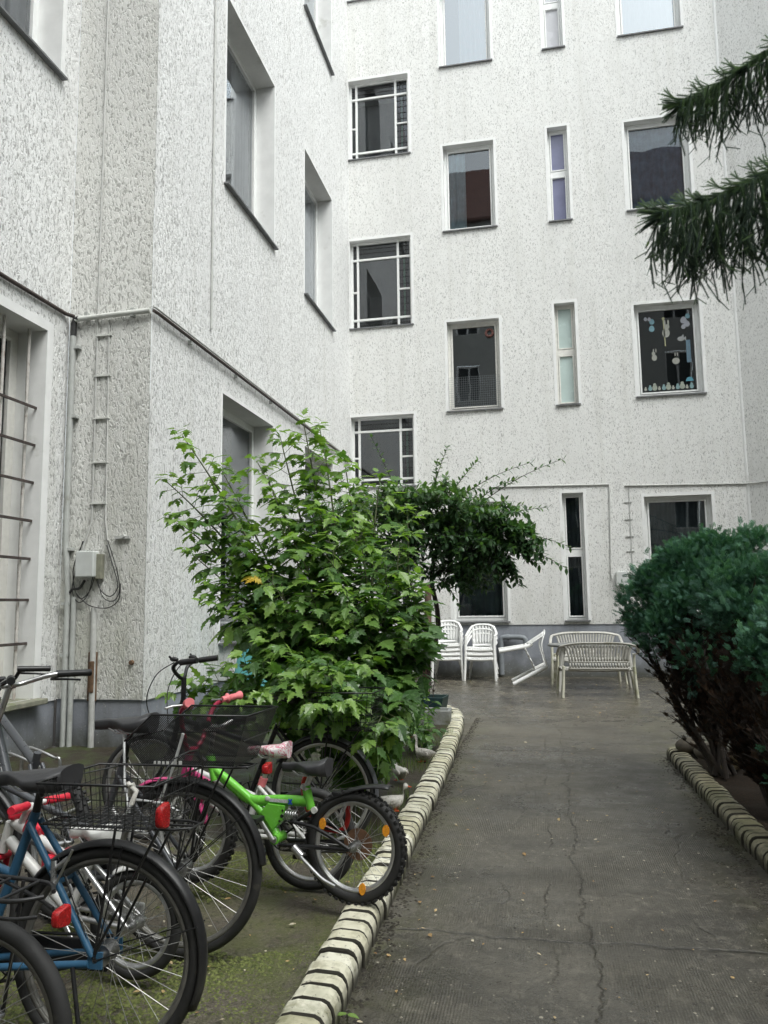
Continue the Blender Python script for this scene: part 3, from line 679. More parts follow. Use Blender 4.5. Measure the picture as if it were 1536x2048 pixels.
# left bed: raised ground behind the kerb
KL = [(-.76, -1.0), (-.765, 1.5), (-.775, 2.9), (-.785, 3.6), (-.80, 4.3), (-.825, 5.1), (-.83, 5.9), (-.845, 6.7), (-.875, 7.6), (-.92, 8.5), (-.965, 9.35), (-1.03, 10.0), (-1.14, 10.5), (-1.36, 10.85), (-1.75, 11.0), (-2.4, 11.05), (-3.9, 11.05)]
b = MB()
nx = 30
rows = []
from mathutils import noise as ns
kp = loop_pts([(x, y, 0) for x, y in KL[:-4]], 150)
for p in kp:
    row = []
    for i in range(nx + 1):
        x = p.x - .12 + (-5.0 - (p.x - .12)) * (i / nx) ** 1.4
        h = .045 + .012 * ns.noise(Vector((x * 1.6, p.y * 1.6, 0))) + (.03 * ns.noise(Vector((x * 4, p.y * 4, 2))) if p.y > 4.8 else .003 * ns.noise(Vector((x * 9, p.y * 9, 2)))) + (.05 * min(1, max(0, (p.y - 4.8) / 2)))
        row.append((x, p.y, h))
    rows.append(row)
b.loft(rows, cap=False, closed=False)
o = b.build('ground', ground_mat('mossy_bed', 'bed'), fixn=False); o['kind'] = 'structure'; o['label'] = 'mossy concrete strip and planting bed left of the path'
# right bed
b = MB(); rows = []
KR = [(1.135, 8.05), (1.13, 7.6), (1.135, 7.0), (1.142, 6.3), (1.15, 5.6), (1.165, 5.0), (1.18, 4.5), (1.2, 3.8), (1.22, 3), (1.22, 0), (1.22, -3)]
for p in loop_pts([(x, y, 0) for x, y in KR], 70):
    row = []
    for i in range(17):
        x = p.x + .10 + 4.5 * (i / 16) ** 1.3
        row.append((x, p.y, .05 + .05 * ns.noise(Vector((x * 3, p.y * 3, 5))) + .04 * min(1, i / 5)))
    rows.append(row)
b.loft(rows, cap=False, closed=False)
o = b.build('ground', ground_mat('hedge_soil', 'soil'), fixn=False); o['kind'] = 'structure'; o['label'] = 'dark soil bed under the hedge'

def kerb_mat(name, a, b_, grime):
    m, nt, out = new_mat(name); g = G(nt); p = g.pos()
    sh = g.n('ShaderNodeAttribute', attribute_name='shade').outputs['Fac']
    c = g.mix(g.math('MAXIMUM', sh, 0.0), a, b_)
    w = g.ramp(g.noise(p, 9, 5, .7), [(.5, 0), (.62, 1)])
    c = g.mix(g.math('MULTIPLY', w, .75), c, grime)
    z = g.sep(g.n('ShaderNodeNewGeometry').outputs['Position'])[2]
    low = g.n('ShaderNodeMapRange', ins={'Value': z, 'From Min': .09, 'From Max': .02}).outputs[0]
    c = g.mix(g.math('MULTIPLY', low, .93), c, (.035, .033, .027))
    sp = g.ramp(g.noise(p, 38, 4, .7), [(.60, 0), (.66, 1)])
    c = g.mix(g.math('MULTIPLY', sp, .8), c, (.06, .055, .045))
    nz = g.math('MULTIPLY', g.ramp(g.noise(p, 2.3, 4, .7), [(.5, 0), (.66, 1)]), .5)
    c = g.mix(nz, c, (.11, .12, .04))
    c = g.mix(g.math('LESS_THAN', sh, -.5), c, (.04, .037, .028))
    g.bsdf(out, Base_Color=c, Roughness=.55, Normal=g.bump(g.noise(p, 60, 4, .6), .35, .006))
    return m
def kerb(name, line, inner, step, width, top, mat, label):
    """rounded bricks set on edge along a line; inner=+1 means the bed lies to the left of travel"""
    pts = loop_pts([(x, y, 0) for x, y in line], 260)
    L = [0]
    for i in range(1, len(pts)): L.append(L[-1] + (pts[i] - pts[i - 1]).length)
    def at(s):
        for i in range(1, len(pts)):
            if L[i] >= s:
                t = (s - L[i - 1]) / max(1e-6, L[i] - L[i - 1]); return pts[i - 1].lerp(pts[i], t), (pts[i] - pts[i - 1]).normalized()
        return pts[-1], (pts[-1] - pts[-2]).normalized()
    b = MB(); core = MB(); s = 0; k = 0; ring_prev = []
    while s < L[-1] - step:
        w = step * random.uniform(.85, 1.15); c, t = at(s + w / 2)
        nrm = Vector((-t.y, t.x, 0)) * inner
        dz = random.uniform(-.005, .004); dx = random.uniform(-.007, .007); yawr = random.uniform(-.05, .05)
        if random.random() < .05: dz -= .008
        t2 = (t * math.cos(yawr) + nrm * math.sin(yawr)); n2 = (nrm * math.cos(yawr) - t * math.sin(yawr))
        hl = w / 2 - .0085
        prof = [(0, -.03), (-.004, top * .5), (.002, top * .72), (.016, top * .90), (.036, top * .985), (.06, top), (width * .72, top + .003), (width - .012, top - .006), (width, top - .02), (width, -.03)]
        b.cur = random.random()
        rings = []
        for u, sc in ((-1, .90), (-.91, .985), (-.82, 1), (.82, 1), (.91, .985), (1, .90)):
            rings.append([c + t2 * hl * u + n2 * (x + dx + (1 - sc) * .05 * (1 if x < width / 2 else -1)) + Vector((0, 0, z * (sc if z > 0 else 1) + (.0 if sc == 1 else .006) * 0 + dz)) for x, z in prof])
        rnd = b.cur
        b.loft(rings[1:5], cap=False, smooth=False)
        b.cur = -1.0; b.loft(rings[0:2], cap=False, smooth=False); b.loft(rings[4:6], cap=False, smooth=False); b.add(rings[0], [tuple(range(len(prof)))[::-1]]); b.add(rings[5], [tuple(range(len(prof)))])
        b.cur = rnd; s += w; k += 1
    for s_ in np.linspace(0, L[-1], 120):
        c, t = at(s_); nrm = Vector((-t.y, t.x, 0)) * inner
        ring_prev.append([c + nrm * x + Vector((0, 0, z)) for x, z in ((.014, -.03), (.014, top * .62), (.05, top - .018), (width - .03, top - .018), (width - .01, -.03))])
    core.loft(ring_prev)
    o = b.build(name, mat); tag(o, label, 'kerb')
    core.build('mortar', simple('dark_mortar', (.028, .026, .022), .9, var=.4, nscale=30, bump=.4, obj=False), o)
    return o
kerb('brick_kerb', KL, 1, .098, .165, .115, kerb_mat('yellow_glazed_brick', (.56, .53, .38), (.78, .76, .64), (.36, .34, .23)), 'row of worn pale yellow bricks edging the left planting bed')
kerb('brick_kerb', KR, 1, .088, .16, .105, kerb_mat('shaded_yellow_brick', (.22, .20, .13), (.36, .33, .22), (.09, .09, .055)), 'row of dirty yellow bricks edging the right hedge, its shade in their colour')  # darker copy of the left bricks: hedge shade put into their colour
# ================================================================== BICYCLES
M['rubber'] = simple('black_tyre_rubber', (.022, .022, .022), .7, var=.25, nscale=30, obj=True, bump=.15, dirt=((.06, .055, .045), .6))
M['black_plastic'] = simple('black_plastic', (.016, .016, .017), .38, var=.2, nscale=20)
M['black_paint'] = simple('black_lacquer', (.014, .014, .015), .3, var=.2, nscale=16)
M['saddle_black'] = simple('black_saddle_vinyl', (.040, .040, .043), .48, var=.15, nscale=30, bump=.12, bscale=260)
M['steel'] = simple('brushed_steel', (.55, .55, .55), .32, 1.0, var=.15, nscale=30, dirt=((.2, .17, .14), .66))
M['alloy'] = simple('alloy_rim', (.60, .60, .60), .35, .85, var=.12, nscale=30)
M['alloy_dull'] = simple('dull_dirty_rim', (.20, .195, .18), .5, .5, var=.2, nscale=24)
M['spoke'] = simple('steel_spoke', (.36, .36, .35), .4, .6, var=.15)
M['blue_paint'] = simple('blue_bicycle_paint', (.035, .115, .21), .34, var=.15, nscale=9, dirt=((.05, .07, .09), .68))
M['green_paint'] = simple('lime_green_lacquer', (.17, .56, .06), .25, var=.10, nscale=14, dirt=((.12, .30, .05), .66))
M['pink_paint'] = simple('magenta_pink_lacquer', (.55, .06, .20), .25, var=.1, nscale=9)
M['pink_grip'] = simple('salmon_pink_rubber', (.75, .20, .22), .5, var=.08)
M['darkpink'] = simple('dark_red_pink_lacquer', (.36, .03, .07), .25, var=.1)
M['white_paint'] = simple('white_lacquer', (.68, .68, .66), .3, var=.08, nscale=9, dirt=((.36, .33, .27), .58))
M['red_paint'] = simple('neon_red_plastic', (.62, .025, .05), .35, var=.1)
M['reflector_red'] = simple('red_reflector', (.40, .010, .012), .22, var=.5, nscale=160, bump=.6, bscale=240)
M['reflector_amber'] = simple('amber_reflector', (.80, .32, .03), .2, var=.2, nscale=120)
M['grey_paint'] = simple('anthracite_lacquer', (.09, .095, .105), .32, .2, var=.1)
M['brown_disc'] = simple('rusty_brown_sprocket', (.22, .12, .07), .7, .2, var=.3, nscale=30)
M['lock_red'] = simple('red_lock_sleeve', (.55, .02, .02), .4, var=.15)
M['strap_pale'] = simple('pale_grey_strut', (.55, .56, .56), .4, .3, var=.1)
def fabric_pattern():
    m, nt, out = new_mat('white_pink_flower_vinyl'); g = G(nt)
    f = g.ramp(g.noise(g.pos(obj=True), 26, 3, .6, 2.2), [(.50, 0), (.54, 1)])
    g.bsdf(out, Base_Color=g.mix(f, (.72, .68, .68), (.60, .17, .25)), Roughness=.45); return m
M['saddle_pink'] = fabric_pattern()
def mesh_mat():
    """expanded-metal sheet: diamond holes"""
    m, nt, out = new_mat('black_expanded_metal'); g = G(nt)
    uv = g.n('ShaderNodeTexCoord').outputs['Object']; x, y, z = g.sep(uv)
    u = g.math('ADD', x, y); k = 2 * PI / .0085
    a = g.math('SINE', g.math('MULTIPLY', g.math('ADD', u, z), k * .5)); b_ = g.math('SINE', g.math('MULTIPLY', g.math('SUBTRACT', u, z), k * .5))
    d = g.math('MINIMUM', g.math('ABSOLUTE', a), g.math('ABSOLUTE', b_))
    hole = g.ramp(d, [(.50, 0), (.58, 1)])
    pb = g.bsdf(None, Base_Color=(.015, .015, .016), Roughness=.4)
    tr = g.n('ShaderNodeBsdfTransparent').outputs[0]
    mx = g.n('ShaderNodeMixShader'); nt.links.new(hole, mx.inputs[0]); nt.links.new(pb, mx.inputs[1]); nt.links.new(tr, mx.inputs[2]); nt.links.new(mx.outputs[0], out.inputs[0])
    return m
M['expanded'] = mesh_mat()

def wheel(root, x, R, tw=.02, rim='alloy', knob=False, nsp=32, side='steel', disc=None, hubr=.02):
    ri = R - 2 * tw
    b = MB(); b.ring((x, 0, R), ri - .006, .011, n=64, k=8, flat=(1.0, 1.0)); b.ring((x, .0, R), ri + .004, .010, n=64, k=6)
    for s in (-1, 1): b.ring((x, s * .0105, R), ri - .002, .0045, n=64, k=6, flat=(.5, 2.0))
    w = b.build('wheel', M[rim], root)
    b = MB(); b.ring((x, 0, R), R - tw, tw, n=72, k=12, flat=(1.0, 1.0))
    if knob:
        n = 46
        for i in range(n):
            for s, off in ((-1, 0), (0, .5), (1, 0)):
                t = 2 * PI * (i + off) / n; rr = R - (.004 if s else -.001)
                rot = Matrix.Rotation(-t, 3, 'Y') @ Matrix.Rotation(s * .55, 3, 'Z')
                b.box((x + rr * math.cos(t), s * tw * .78, R + rr * math.sin(t)), (.010, tw * .55, .014), Matrix.Rotation(-t, 3, 'Y'))
    b.build('tyre', M['rubber'], w)
    b = MB()
    for i in range(nsp):
        s = 1 if i % 2 else -1; t = 2 * PI * i / nsp; dt = (.62 if (i // 2) % 2 else -.62)
        a = Vector((x + hubr * 1.15 * math.cos(t + dt), s * .026, R + hubr * 1.15 * math.sin(t + dt)))
        c = Vector((x + (ri - .008) * math.cos(t), s * .003, R + (ri - .008) * math.sin(t)))
        b.rod(a, c, .0012, 4)
    b.build('spokes', M['spoke'], w)
    b = MB(); b.tube([(x, -.05, R), (x, .05, R)], .012, 10); b.tube([(x, -.03, R), (x, -.024, R)], hubr * 1.3, 14); b.tube([(x, .024, R), (x, .03, R)], hubr * 1.3, 14); b.tube([(x, -.024, R), (x, .024, R)], hubr * .8, 14); b.tube([(x, -.066, R), (x, -.05, R)], .009, 8); b.tube([(x, .066, R), (x, .05, R)], .009, 8)
    b.build('hub', M[side], w)
    if disc:
        b = MB(); b.tube([(x, -.041, R), (x, -.036, R)], disc, 28); b.build('sprocket', M['brown_disc'], w)
    return w
def fender(root, x, R, a0, a1, mat, w=.028, gap=.018, name='fender'):
    b = MB(); rings = []; n = 40
    for i in range(n + 1):
        t = a0 + (a1 - a0) * i / n; row = []
        for k in range(9):
            s = -1 + 2 * k / 8; rr = R + gap - .016 * s * s
            row.append((x + rr * math.cos(t), w * s, R + rr * math.sin(t)))
        rings.append(row)
    b.loft(rings, cap=False, closed=False)
    return b.build(name, M[mat], root, solid=.003)
def saddle(root, x, z, L=.26, W=.15, mat='saddle_black', rot=0.0):
    """nose toward +x"""
    b = MB(); rings = []; n = 14
    for i in range(n + 1):
        t = i / n; xx = -L * .42 + L * t
        hw = W / 2 * (0.30 + .70 * (1 - min(1, t / .10)) * 0 + 0) if False else None
        if t < .12: hw = W / 2 * (.62 + .38 * (t / .12) ** .5)
        elif t < .38: hw = W / 2
        else: hw = W / 2 * (1 - .80 * min(1, (t - .38) / .36) ** .9)
        hw = max(hw, .021 if i < n else .012); th = .078 - .07 * t if t < .5 else .043 - .016 * (t - .5)
        top = .012 * math.cos((t - .1) * 3.0) + (.012 if t < .25 else 0) * (1 - t / .25) + .0
        row = []
        for k in range(16):
            a = 2 * PI * k / 16; ca, sa = math.cos(a), math.sin(a)
            yy = hw * (abs(ca) ** .75) * (1 if ca >= 0 else -1)
            zz = (.010 if sa > 0 else th) * abs(sa) ** .8 * (1 if sa >= 0 else -1)
            if sa > .2: zz -= .006 * (1 - abs(ca)) * (1 if .15 < t < .75 else 0)
            row.append((x + xx, yy, z + top + zz - (.02 * (abs(yy) / (W / 2)) ** 2)))
        rings.append(row)
    b.loft(rings)
    s = b.build('saddle', M[mat], root)
    b = MB()
    for sy in (-1, 1): b.tube([(x - L * .30, sy * .035, z - .025), (x - .04, sy * .022, z - .055), (x + .05, sy * .02, z - .055), (x + L * .45, sy * .008, z - .02)], .0035, 6)
    b.build('saddle_rail', M['steel'], s)
    return s
def bars(root, x, z, fx, W=.58, rise=.0, back=.14, grip='black_plastic', mat='steel', stem0=None, levers=True, gl=.12):
    pts = [(x, -.03, z), (x, .03, z)]
    L = loop_pts([(x - back, -W / 2, z + rise), (x - back * .55, -W / 2 + .13, z + rise), (x, -.07, z), (x, 0, z), (x, .07, z), (x - back * .55, W / 2 - .13, z + rise), (x - back, W / 2, z + rise)], 36)
    b = MB(); b.tube(L, .0115, 8)
    if stem0: b.tube([stem0, (x, 0, z)], .014, 8); b.tube([(x, -.022, z), (x, .022, z)], .019, 10)
    h = b.build('handlebar', M[mat], root)
    for s in (-1, 1):
        d = Vector((back * .45, -s * .13, 0)).normalized(); e = Vector((x - back, s * W / 2, z + rise))
        g_ = MB(); g_.tube([e - d * .004, e, e + d * .03, e + d * gl * .6, e + d * gl], [.016, .0178, .016, .0165, .0165], 12); g_.build('grip', M[grip], h)
        if levers:
            b = MB(); p = e + d * (gl + .02); b.tube([p - d * .02, p + d * .02], .017, 10); b.tube([p + Vector((.015, 0, -.01)), p + Vector((.05, 0, -.025)), e + d * .05 + Vector((.055, 0, -.03)), e + Vector((.05, 0, -.035))], [.010, .007, .006, .006], 6)
            b.build('brake_lever', M['black_plastic'], h)
    return h
def crank(root, x, z, mat='alloy', ring=.085, ang=.6, ringmat='black_paint', L=.165):
    b = MB(); b.tube([(x, -.045, z), (x, .045, z)], .019, 12)
    for s, a in ((-1, ang), (1, ang + PI)):
        e = (x + L * math.cos(a), s * .075, z + L * math.sin(a)); b.tube([(x, s * .06, z), e], [.013, .010], 8, flat=(1, .6))
    c = b.build('crankset', M[mat], root)
    b = MB(); b.ring((x, -.048, z), ring, .006, n=40, k=6, flat=(1.2, .5))
    for k in range(5): b.rod((x, -.048, z), (x + ring * math.cos(k * 1.257), -.048, z + ring * math.sin(k * 1.257)), .006, 5)
    b.build('chainring', M[ringmat], c)
    for s, a in ((-1, ang), (1, ang + PI)):
        b = MB(); b.box((x + L * math.cos(a), s * .125, z + L * math.sin(a)), (.085, .085, .022)); b.build('pedal', M['black_plastic'], c, bev=.004)
    return c
def chain(root, x, z, R, ring=.085, sp=.035):
    b = MB()
    for dz in (ring, -ring): b.tube([(x, -.046, z + dz), (0, -.046, R + sp * (1 if dz > 0 else -1))], .004, 4, flat=(1.3, .7))
    return b.build('chain', M['cable_black'], root)
def reflector(root, c, size, mat, name='reflector', axis='x'):
    b = MB(); r = []
    x, y, z = c; w, h = size
    if axis == 'x':
        sg = lambda v: (abs(v) ** .45) * (1 if v >= 0 else -1)
        for d, s in ((.006, .9), (0, 1), (-.014, 1), (-.018, .88)):
            r.append([(x + d, y + s * w / 2 * sg(math.cos(a)), z + s * h / 2 * sg(math.sin(a)) * (1 - .18 * sg(math.cos(a)))) for a in [2 * PI * k / 20 for k in range(20)]])
    else:
        for d, s in ((-.004, .94), (.004, .94)):
            r.append([(x + w / 2 * math.cos(a), y + d, z + h / 2 * math.sin(a)) for a in [2 * PI * k / 14 for k in range(14)]])
    b.loft(r); return b.build(name, M[mat], root)
def rack(root, R, mat='black_paint', z=None, x0=-.30, x1=.16, hub=0.0):
    z = z or 2 * R + .07
    b = MB()
    for s in (-1, 1):
        b.tube([(x1, s * .05, z), (x0 + .05, s * .06, z), (x0, s * .03, z + .0)], .005, 6)
        b.tube([(-.05, s * .062, z), (0, s * .068, R + .02)], .005, 6); b.tube([(x0 + .1, s * .062, z), (0, s * .068, R + .02)], .005, 6)
    for x in (x0, x0 + .12, x0 + .24, x1): b.rod((x, -.06, z), (x, .06, z), .004, 6)
    b.rod((x0, 0, z), (x1, 0, z), .004, 6)
    return b.build('rack', M[mat], root)
def wire_basket(root, x0, x1, y0, y1, z0, z1, flare=.02, pitch=.026, r=.0016, mat='black_paint'):
    b = MB()
    def P(u, v, t):
        f = flare * t
        return (x0 - f + (x1 - x0 + 2 * f) * u, y0 - f + (y1 - y0 + 2 * f) * v, z0 + (z1 - z0) * t)
    nx, ny, nz = int((x1 - x0) / pitch), int((y1 - y0) / pitch), max(2, int((z1 - z0) / (pitch * 1.6)))
    for i in range(nx + 1):
        u = i / nx; b.tube([P(u, 0, 1), P(u, 0, 0), P(u, 1, 0), P(u, 1, 1)], r, 4)
    for i in range(ny + 1):
        v = i / ny; b.tube([P(0, v, 1), P(0, v, 0), P(1, v, 0), P(1, v, 1)], r, 4)
    for k in range(nz): b.tube([P(0, 0, k / nz), P(1, 0, k / nz), P(1, 1, k / nz), P(0, 1, k / nz)], r, 4, closed=True)
    b.tube([P(0, 0, 1), P(1, 0, 1), P(1, 1, 1), P(0, 1, 1)], .004, 6, closed=True)
    return b.build('basket', M[mat], root)
def tubes(root, lst, mat, name='frame'):
    b = MB()
    for a, c, r in lst: b.tube([a, c], r, 10)
    return b.build(name, M[mat], root)
def fork(root, hx, hz0, wb, R, mat, r=.012):
    b = MB()
    for s in (-1, 1): b.tube(loop_pts([(hx, s * .045, hz0), (hx + (wb - hx) * .35, s * .05, hz0 + (R - hz0) * .55), (wb, s * .05, R)], 10), [r] * 4 + [r * .8] * 20 if False else r, 8)
    b.tube([(hx, -.05, hz0), (hx, .05, hz0)], r * 1.3, 8)
    return b.build('fork', M[mat], root)
def place(root, hub_xy, zg, heading, lean=0.0, pit=0.0):
    root.location = (hub_xy[0], hub_xy[1], zg)
    root.rotation_euler = (Matrix.Rotation(rad(heading), 4, 'Z') @ Matrix.Rotation(rad(lean), 4, 'X') @ Matrix.Rotation(rad(pit), 4, 'Y')).to_euler()
    root['group'] = 'bicycles parked along the left wall'
ZG = .055

def new_bike(label):
    t = empty('bicycle'); tag(t, label, 'bicycle'); return t

# --- blue city bike in front
t = new_bike('blue city bike with black saddle and empty black wire basket over its big rear wheel')
R = .332; bb = (.455, 0, .27)
sc_ = (.28, 0, .76)
tubes(t, [(bb, sc_, .0165), (bb, (.95, 0, .60), .018), ((.36, 0, .56), (.95, 0, .72), .015), ((.98, 0, .52), (.93, 0, .80), .019)], 'blue_paint')
b = MB()
for s in (-1, 1):
    b.tube([(bb[0], s * .04, bb[2]), (.02, s * .062, R - .012)], .0125, 8); b.tube([(.285, s * .03, .73), (.01, s * .062, R + .01)], .0115, 8)
b.box((.0, -.062, R), (.05, .008, .05)); b.box((.0, .062, R), (.05, .008, .05)); b.tube([(.16, -.06, .55), (.16, .06, .55)], .009, 8)
b.build('rear_stay', M['blue_paint'], t)
fork(t, .985, .51, 1.07, R, 'blue_paint')
wheel(t, 0, R, .021, 'alloy_dull', hubr=.026); wheel(t, 1.07, R, .021, 'alloy_dull')
fender(t, 0, R, rad(205) - PI * 2 + PI * 2, rad(20), 'black_plastic'); fender(t, 1.07, R, rad(175), rad(30), 'black_plastic')
b = MB(); b.tube([sc_, (.268, 0, .83)], .0135, 10); b.build('seatpost', M['black_plastic'], t)
s_ = saddle(t, .285, .885, .315, .225)
b = MB()
for sx, sy, an in ((.06, -.050, .1), (.035, -.015, -.1)): b.box((.285 - sx, sy * -1, .878 if sy < -.03 else .889), (.045, .006, .004), Euler((0.25 if sy < -.03 else 0, 0, an)).to_matrix())
b.build('stripe', M['white_paint'], s_)
rack(t, R, z=.735, x0=-.30, x1=.22)
bk = wire_basket(t, -.21, .13, -.155, .155, .75, .89, flare=.03)
reflector(bk, (-.225, .10, .785), (.06, .075), 'reflector_red')
reflector(bk, (-.20, -.172, .80), (.055, .085), 'reflector_red', axis='y') if False else None
b = MB()
for s in (-1, 1): b.tube([(-.24, s * .185, .89), (-.26, s * .10, .96), (-.27, s * .0, .97)], .0025, 5)
b.tube([(.08, -.19, .885), (.22, -.1, .86), (.26, 0, .84)], .003, 5); b.build('basket_stay', M['black_paint'], t)
b = MB(); b.tube([(-.16, .18, .86), (-.165, .185, .89), (-.18, .19, .875), (-.17, .195, .90)], .010, 6); b.tube([(-.155, .19, .90), (-.19, .2, .88), (-.175, .2, .84)], .008, 6); b.build('string_knot', simple('frayed_white_string', (.60, .58, .54), .9, var=.2, nscale=60, bump=.5), bk)
crank(t, bb[0], bb[2], ang=1.2); chain(t, bb[0], bb[2], R)
b = MB(); b.box((.24, -.055, .30), (.44, .012, .10)); b.build('chain_guard', M['black_plastic'], t, bev=.005)
bars(t, .90, 1.02, 1, .60, .03, .2, stem0=(.93, 0, .80))
b = MB()
for s in (-1, 1): b.tube([(.175, s * .055, .585), (.12, s * .05, .63)], .009, 6); b.tube([(.16, s * .062, .55), (.17, s * .05, .62)], .011, 6); b.tube([(.1, s * .06, .66), (.17, s * .06, .52)], .0045, 6)
b.tube([(.17, -.06, .615), (.17, .06, .615)], .003, 5); b.build('rim_brake', M['steel'], t)
b = MB()
for a_ in (rad(18), rad(80), rad(120)):
    for s in (-1, 1): b.tube([(0, s * .068, R), (-(R + .012) * -math.cos(a_ + PI / 2 * 0 + PI - 0) * 1, s * .03, R + (R + .012) * math.sin(a_))], .0025, 5)
b.build('fender_stay', M['black_paint'], t)
b = MB(); b.tube([(.07, .075, R - .02), (.02, .11, .17), (-.06, .13, -.0)], .008, 6); b.build('kickstand', M['black_paint'], t)
place(t, (-1.431, 2.408), ZG, 181, 2.0)

# --- city bike with mesh basket
t = new_bike('dark city bike with large black mesh basket on its rear rack and grey saddle post')
R = .35; bb = (.46, 0, .29); sc_ = (.30, 0, .76)
tubes(t, [(bb, sc_, .017), (bb, (1.0, 0, .62), .021), ((.40, 0, .47), (.985, 0, .70), .016), ((1.02, 0, .55), (.96, 0, .86), .019)], 'grey_paint')
b = MB()
for s in (-1, 1): b.tube([(bb[0], s * .04, bb[2]), (0, s * .062, R)], .012, 8); b.tube([(.305, s * .03, .72), (0, s * .062, R)], .010, 8)
b.build('rear_stay', M['grey_paint'], t)
fork(t, 1.025, .54, 1.12, R, 'grey_paint'); wheel(t, 0, R, .0215, 'alloy_dull', hubr=.024); wheel(t, 1.12, R, .0215, 'alloy_dull')
fender(t, 0, R, rad(175), rad(62), 'black_plastic'); fender(t, 1.12, R, rad(175), rad(30), 'black_plastic')
b = MB(); b.tube([sc_, (.265, 0, .925)], .0135, 10); b.tube([sc_, (.29, 0, .80)], .019, 10); b.build('seatpost', M['black_plastic'], t)
saddle(t, .275, .955, .275, .175)
rk = rack(t, R, z=.775, x0=-.30, x1=.20)
b = MB()
def BP(x, y, z): return (x, y, z)
zb, zt = .79, 1.0; fx0, fx1 = -.29, .10
bot = [(-.27, -.135, zb), (.13, -.135, zb), (.13, .135, zb), (-.27, .135, zb)]
top = [(-.345, -.185, zt), (.07, -.185, zt), (.20, -.165, zb + .10), (.20, .165, zb + .10), (.07, .185, zt), (-.345, .185, zt)]
b.quad(*bot)
b.add([bot[0], bot[1], top[2], top[1], top[0]], [(0, 1, 2, 3, 4)]); b.add([bot[3], bot[2], top[3], top[4], top[5]], [(0, 1, 2, 3, 4)])
b.quad(bot[0], bot[3], top[5], top[0]); b.quad(bot[1], bot[2], top[3], top[2])
bk = b.build('basket', M['expanded'], t, fixn=False)
b = MB(); b.tube(top, .0045, 8, closed=True); b.tube(bot, .003, 6, closed=True); b.tube([(-.325, -.17, zb + .11), (.16, -.16, zb + .09)], .0028, 6); b.tube([(-.325, -.17, zb + .11), (-.325, .17, zb + .11)], .0028, 6); b.build('basket_rim', M['black_paint'], bk)
b = MB()
for k, wdt in enumerate((.014, .006, .012, .012, .010, .012, .009)): b.box((-.04 + .019 * k, .1405, zb + .012), (wdt, .002, .012 if k else .018))
b.build('lettering', M['white_paint'], bk)
reflector(t, (-.36, 0, .765), (.07, .045), 'reflector_red')
b = MB()
b.tube([(.27, .05, .90), (.22, .12, .72), (.17, .16, .60)], .0065, 6); b.tube([(-.08, .205, .93), (-.04, .2, .80), (.03, .19, .64)], .0065, 6); b.tube([(.20, .17, .58), (.13, .18, .66), (0, .2, .655), (-.06, .18, .62)], .006, 6)
b.build('strut', M['strap_pale'], rk)
crank(t, bb[0], bb[2], ang=-.7, mat='alloy'); chain(t, bb[0], bb[2], R)
b = MB(); b.tube([(.02, -.07, .29), (.5, -.07, .31)], .035, 8, flat=(1, .35)); b.build('chain_guard', M['black_plastic'], t)
bars(t, .88, 1.10, 1, .58, .04, .22, stem0=(.96, 0, .86))
b = MB()
for a_ in (rad(68), rad(100), rad(140)):
    for s in (-1, 1): b.tube([(0, s * .068, R), ((R + .012) * math.cos(a_), s * .03, R + (R + .012) * math.sin(a_))], .0025, 5)
b.build('fender_stay', M['black_paint'], t)
place(t, (-1.523, 3.157), ZG, 180, 1.5)

# --- lime green full-suspension children's bike, rear wheel on the kerb
t = new_bike('lime green full-suspension kids bike whose rear wheel stands on the brick kerb')
R = .252; bb = (.405, 0, .255); sc_ = (.26, 0, .50)
b = MB()
b.tube(loop_pts([(.245, 0, .435), (.40, 0, .43), (.56, 0, .42), (.66, 0, .47), (.80, 0, .56)], 24), .021, 10, flat=(1.25, .9))
b.tube(loop_pts([(bb[0] + .0, 0, bb[2] + .0), (.465, 0, .33), (.54, 0, .40), (.62, 0, .455), (.80, 0, .565)], 26), .021, 10)
b.tube([(.232, 0, .40), (.263, 0, .505)], .022, 10)
b.tube([(.775, 0, .50), (.815, 0, .62)], .024, 10)
fr = b.build('frame', M['green_paint'], t)
b = MB(); b.prism([(.365, .41), (.46, .415), (.50, .37), (.43, .29), (.375, .345)], lambda x, z, d: Vector((x, d, z)), -.024, .024); b.build('gusset', M['green_paint'], fr, bev=.003)
b = MB()
for x, z, r in ((.375, .388, .006), (.378, .362, .009), (.39, .338, .006)): b.tube([(x, .0245, z), (x, .0262, z)], r, 12)
b.build('bolt_hole', M['black_paint'], fr)
b = MB(); yy = .0205
b.box((.40, yy, .431), (.10, .0015, .016)); b.build('lettering_band', simple('pale_silver_decal', (.55, .56, .56), .4, var=.3, nscale=160), fr)
b = MB()
for s in (-1, 1): b.box((.336, yy + .001, .431), (.007, .0015, .031), Euler((0, s * .62, 0)).to_matrix())
b.build('lettering', simple('blue_decal', (.02, .08, .55), .35), fr)
b = MB(); b.ellipsoid((.462, .0195, .436), .016, .003, .012, 10, 6); b.build('emblem', M['white_paint'], fr)
b = MB(); b.tube([(bb[0], -.047, bb[2]), (bb[0], .047, bb[2])], .024, 14); b.build('bottom_bracket', M['green_paint'], fr)
b = MB(); b.tube([(bb[0], .053, bb[2]), (bb[0], .047, bb[2])], .016, 14); b.build('bearing_cap', M['alloy'], fr)
b = MB()
for s in (-1, 1):
    b.tube(loop_pts([(.33, s * .04, .345), (.20, s * .06, .335), (.10, s * .066, .30), (0, s * .07, R)], 16), .0095, 8)
    b.tube([(bb[0] - .03, s * .045, bb[2] - .02), (0, s * .07, R)], .0105, 8)
    b.tube([(.30, s * .03, .345), (.19, s * .058, .41)], .009, 8)
b.tube([(.19, -.06, .41), (.19, .06, .41)], .012, 10); b.tube([(.31, -.05, .345), (.31, .05, .345)], .013, 10)
sw = b.build('swingarm', M['black_paint'], t)
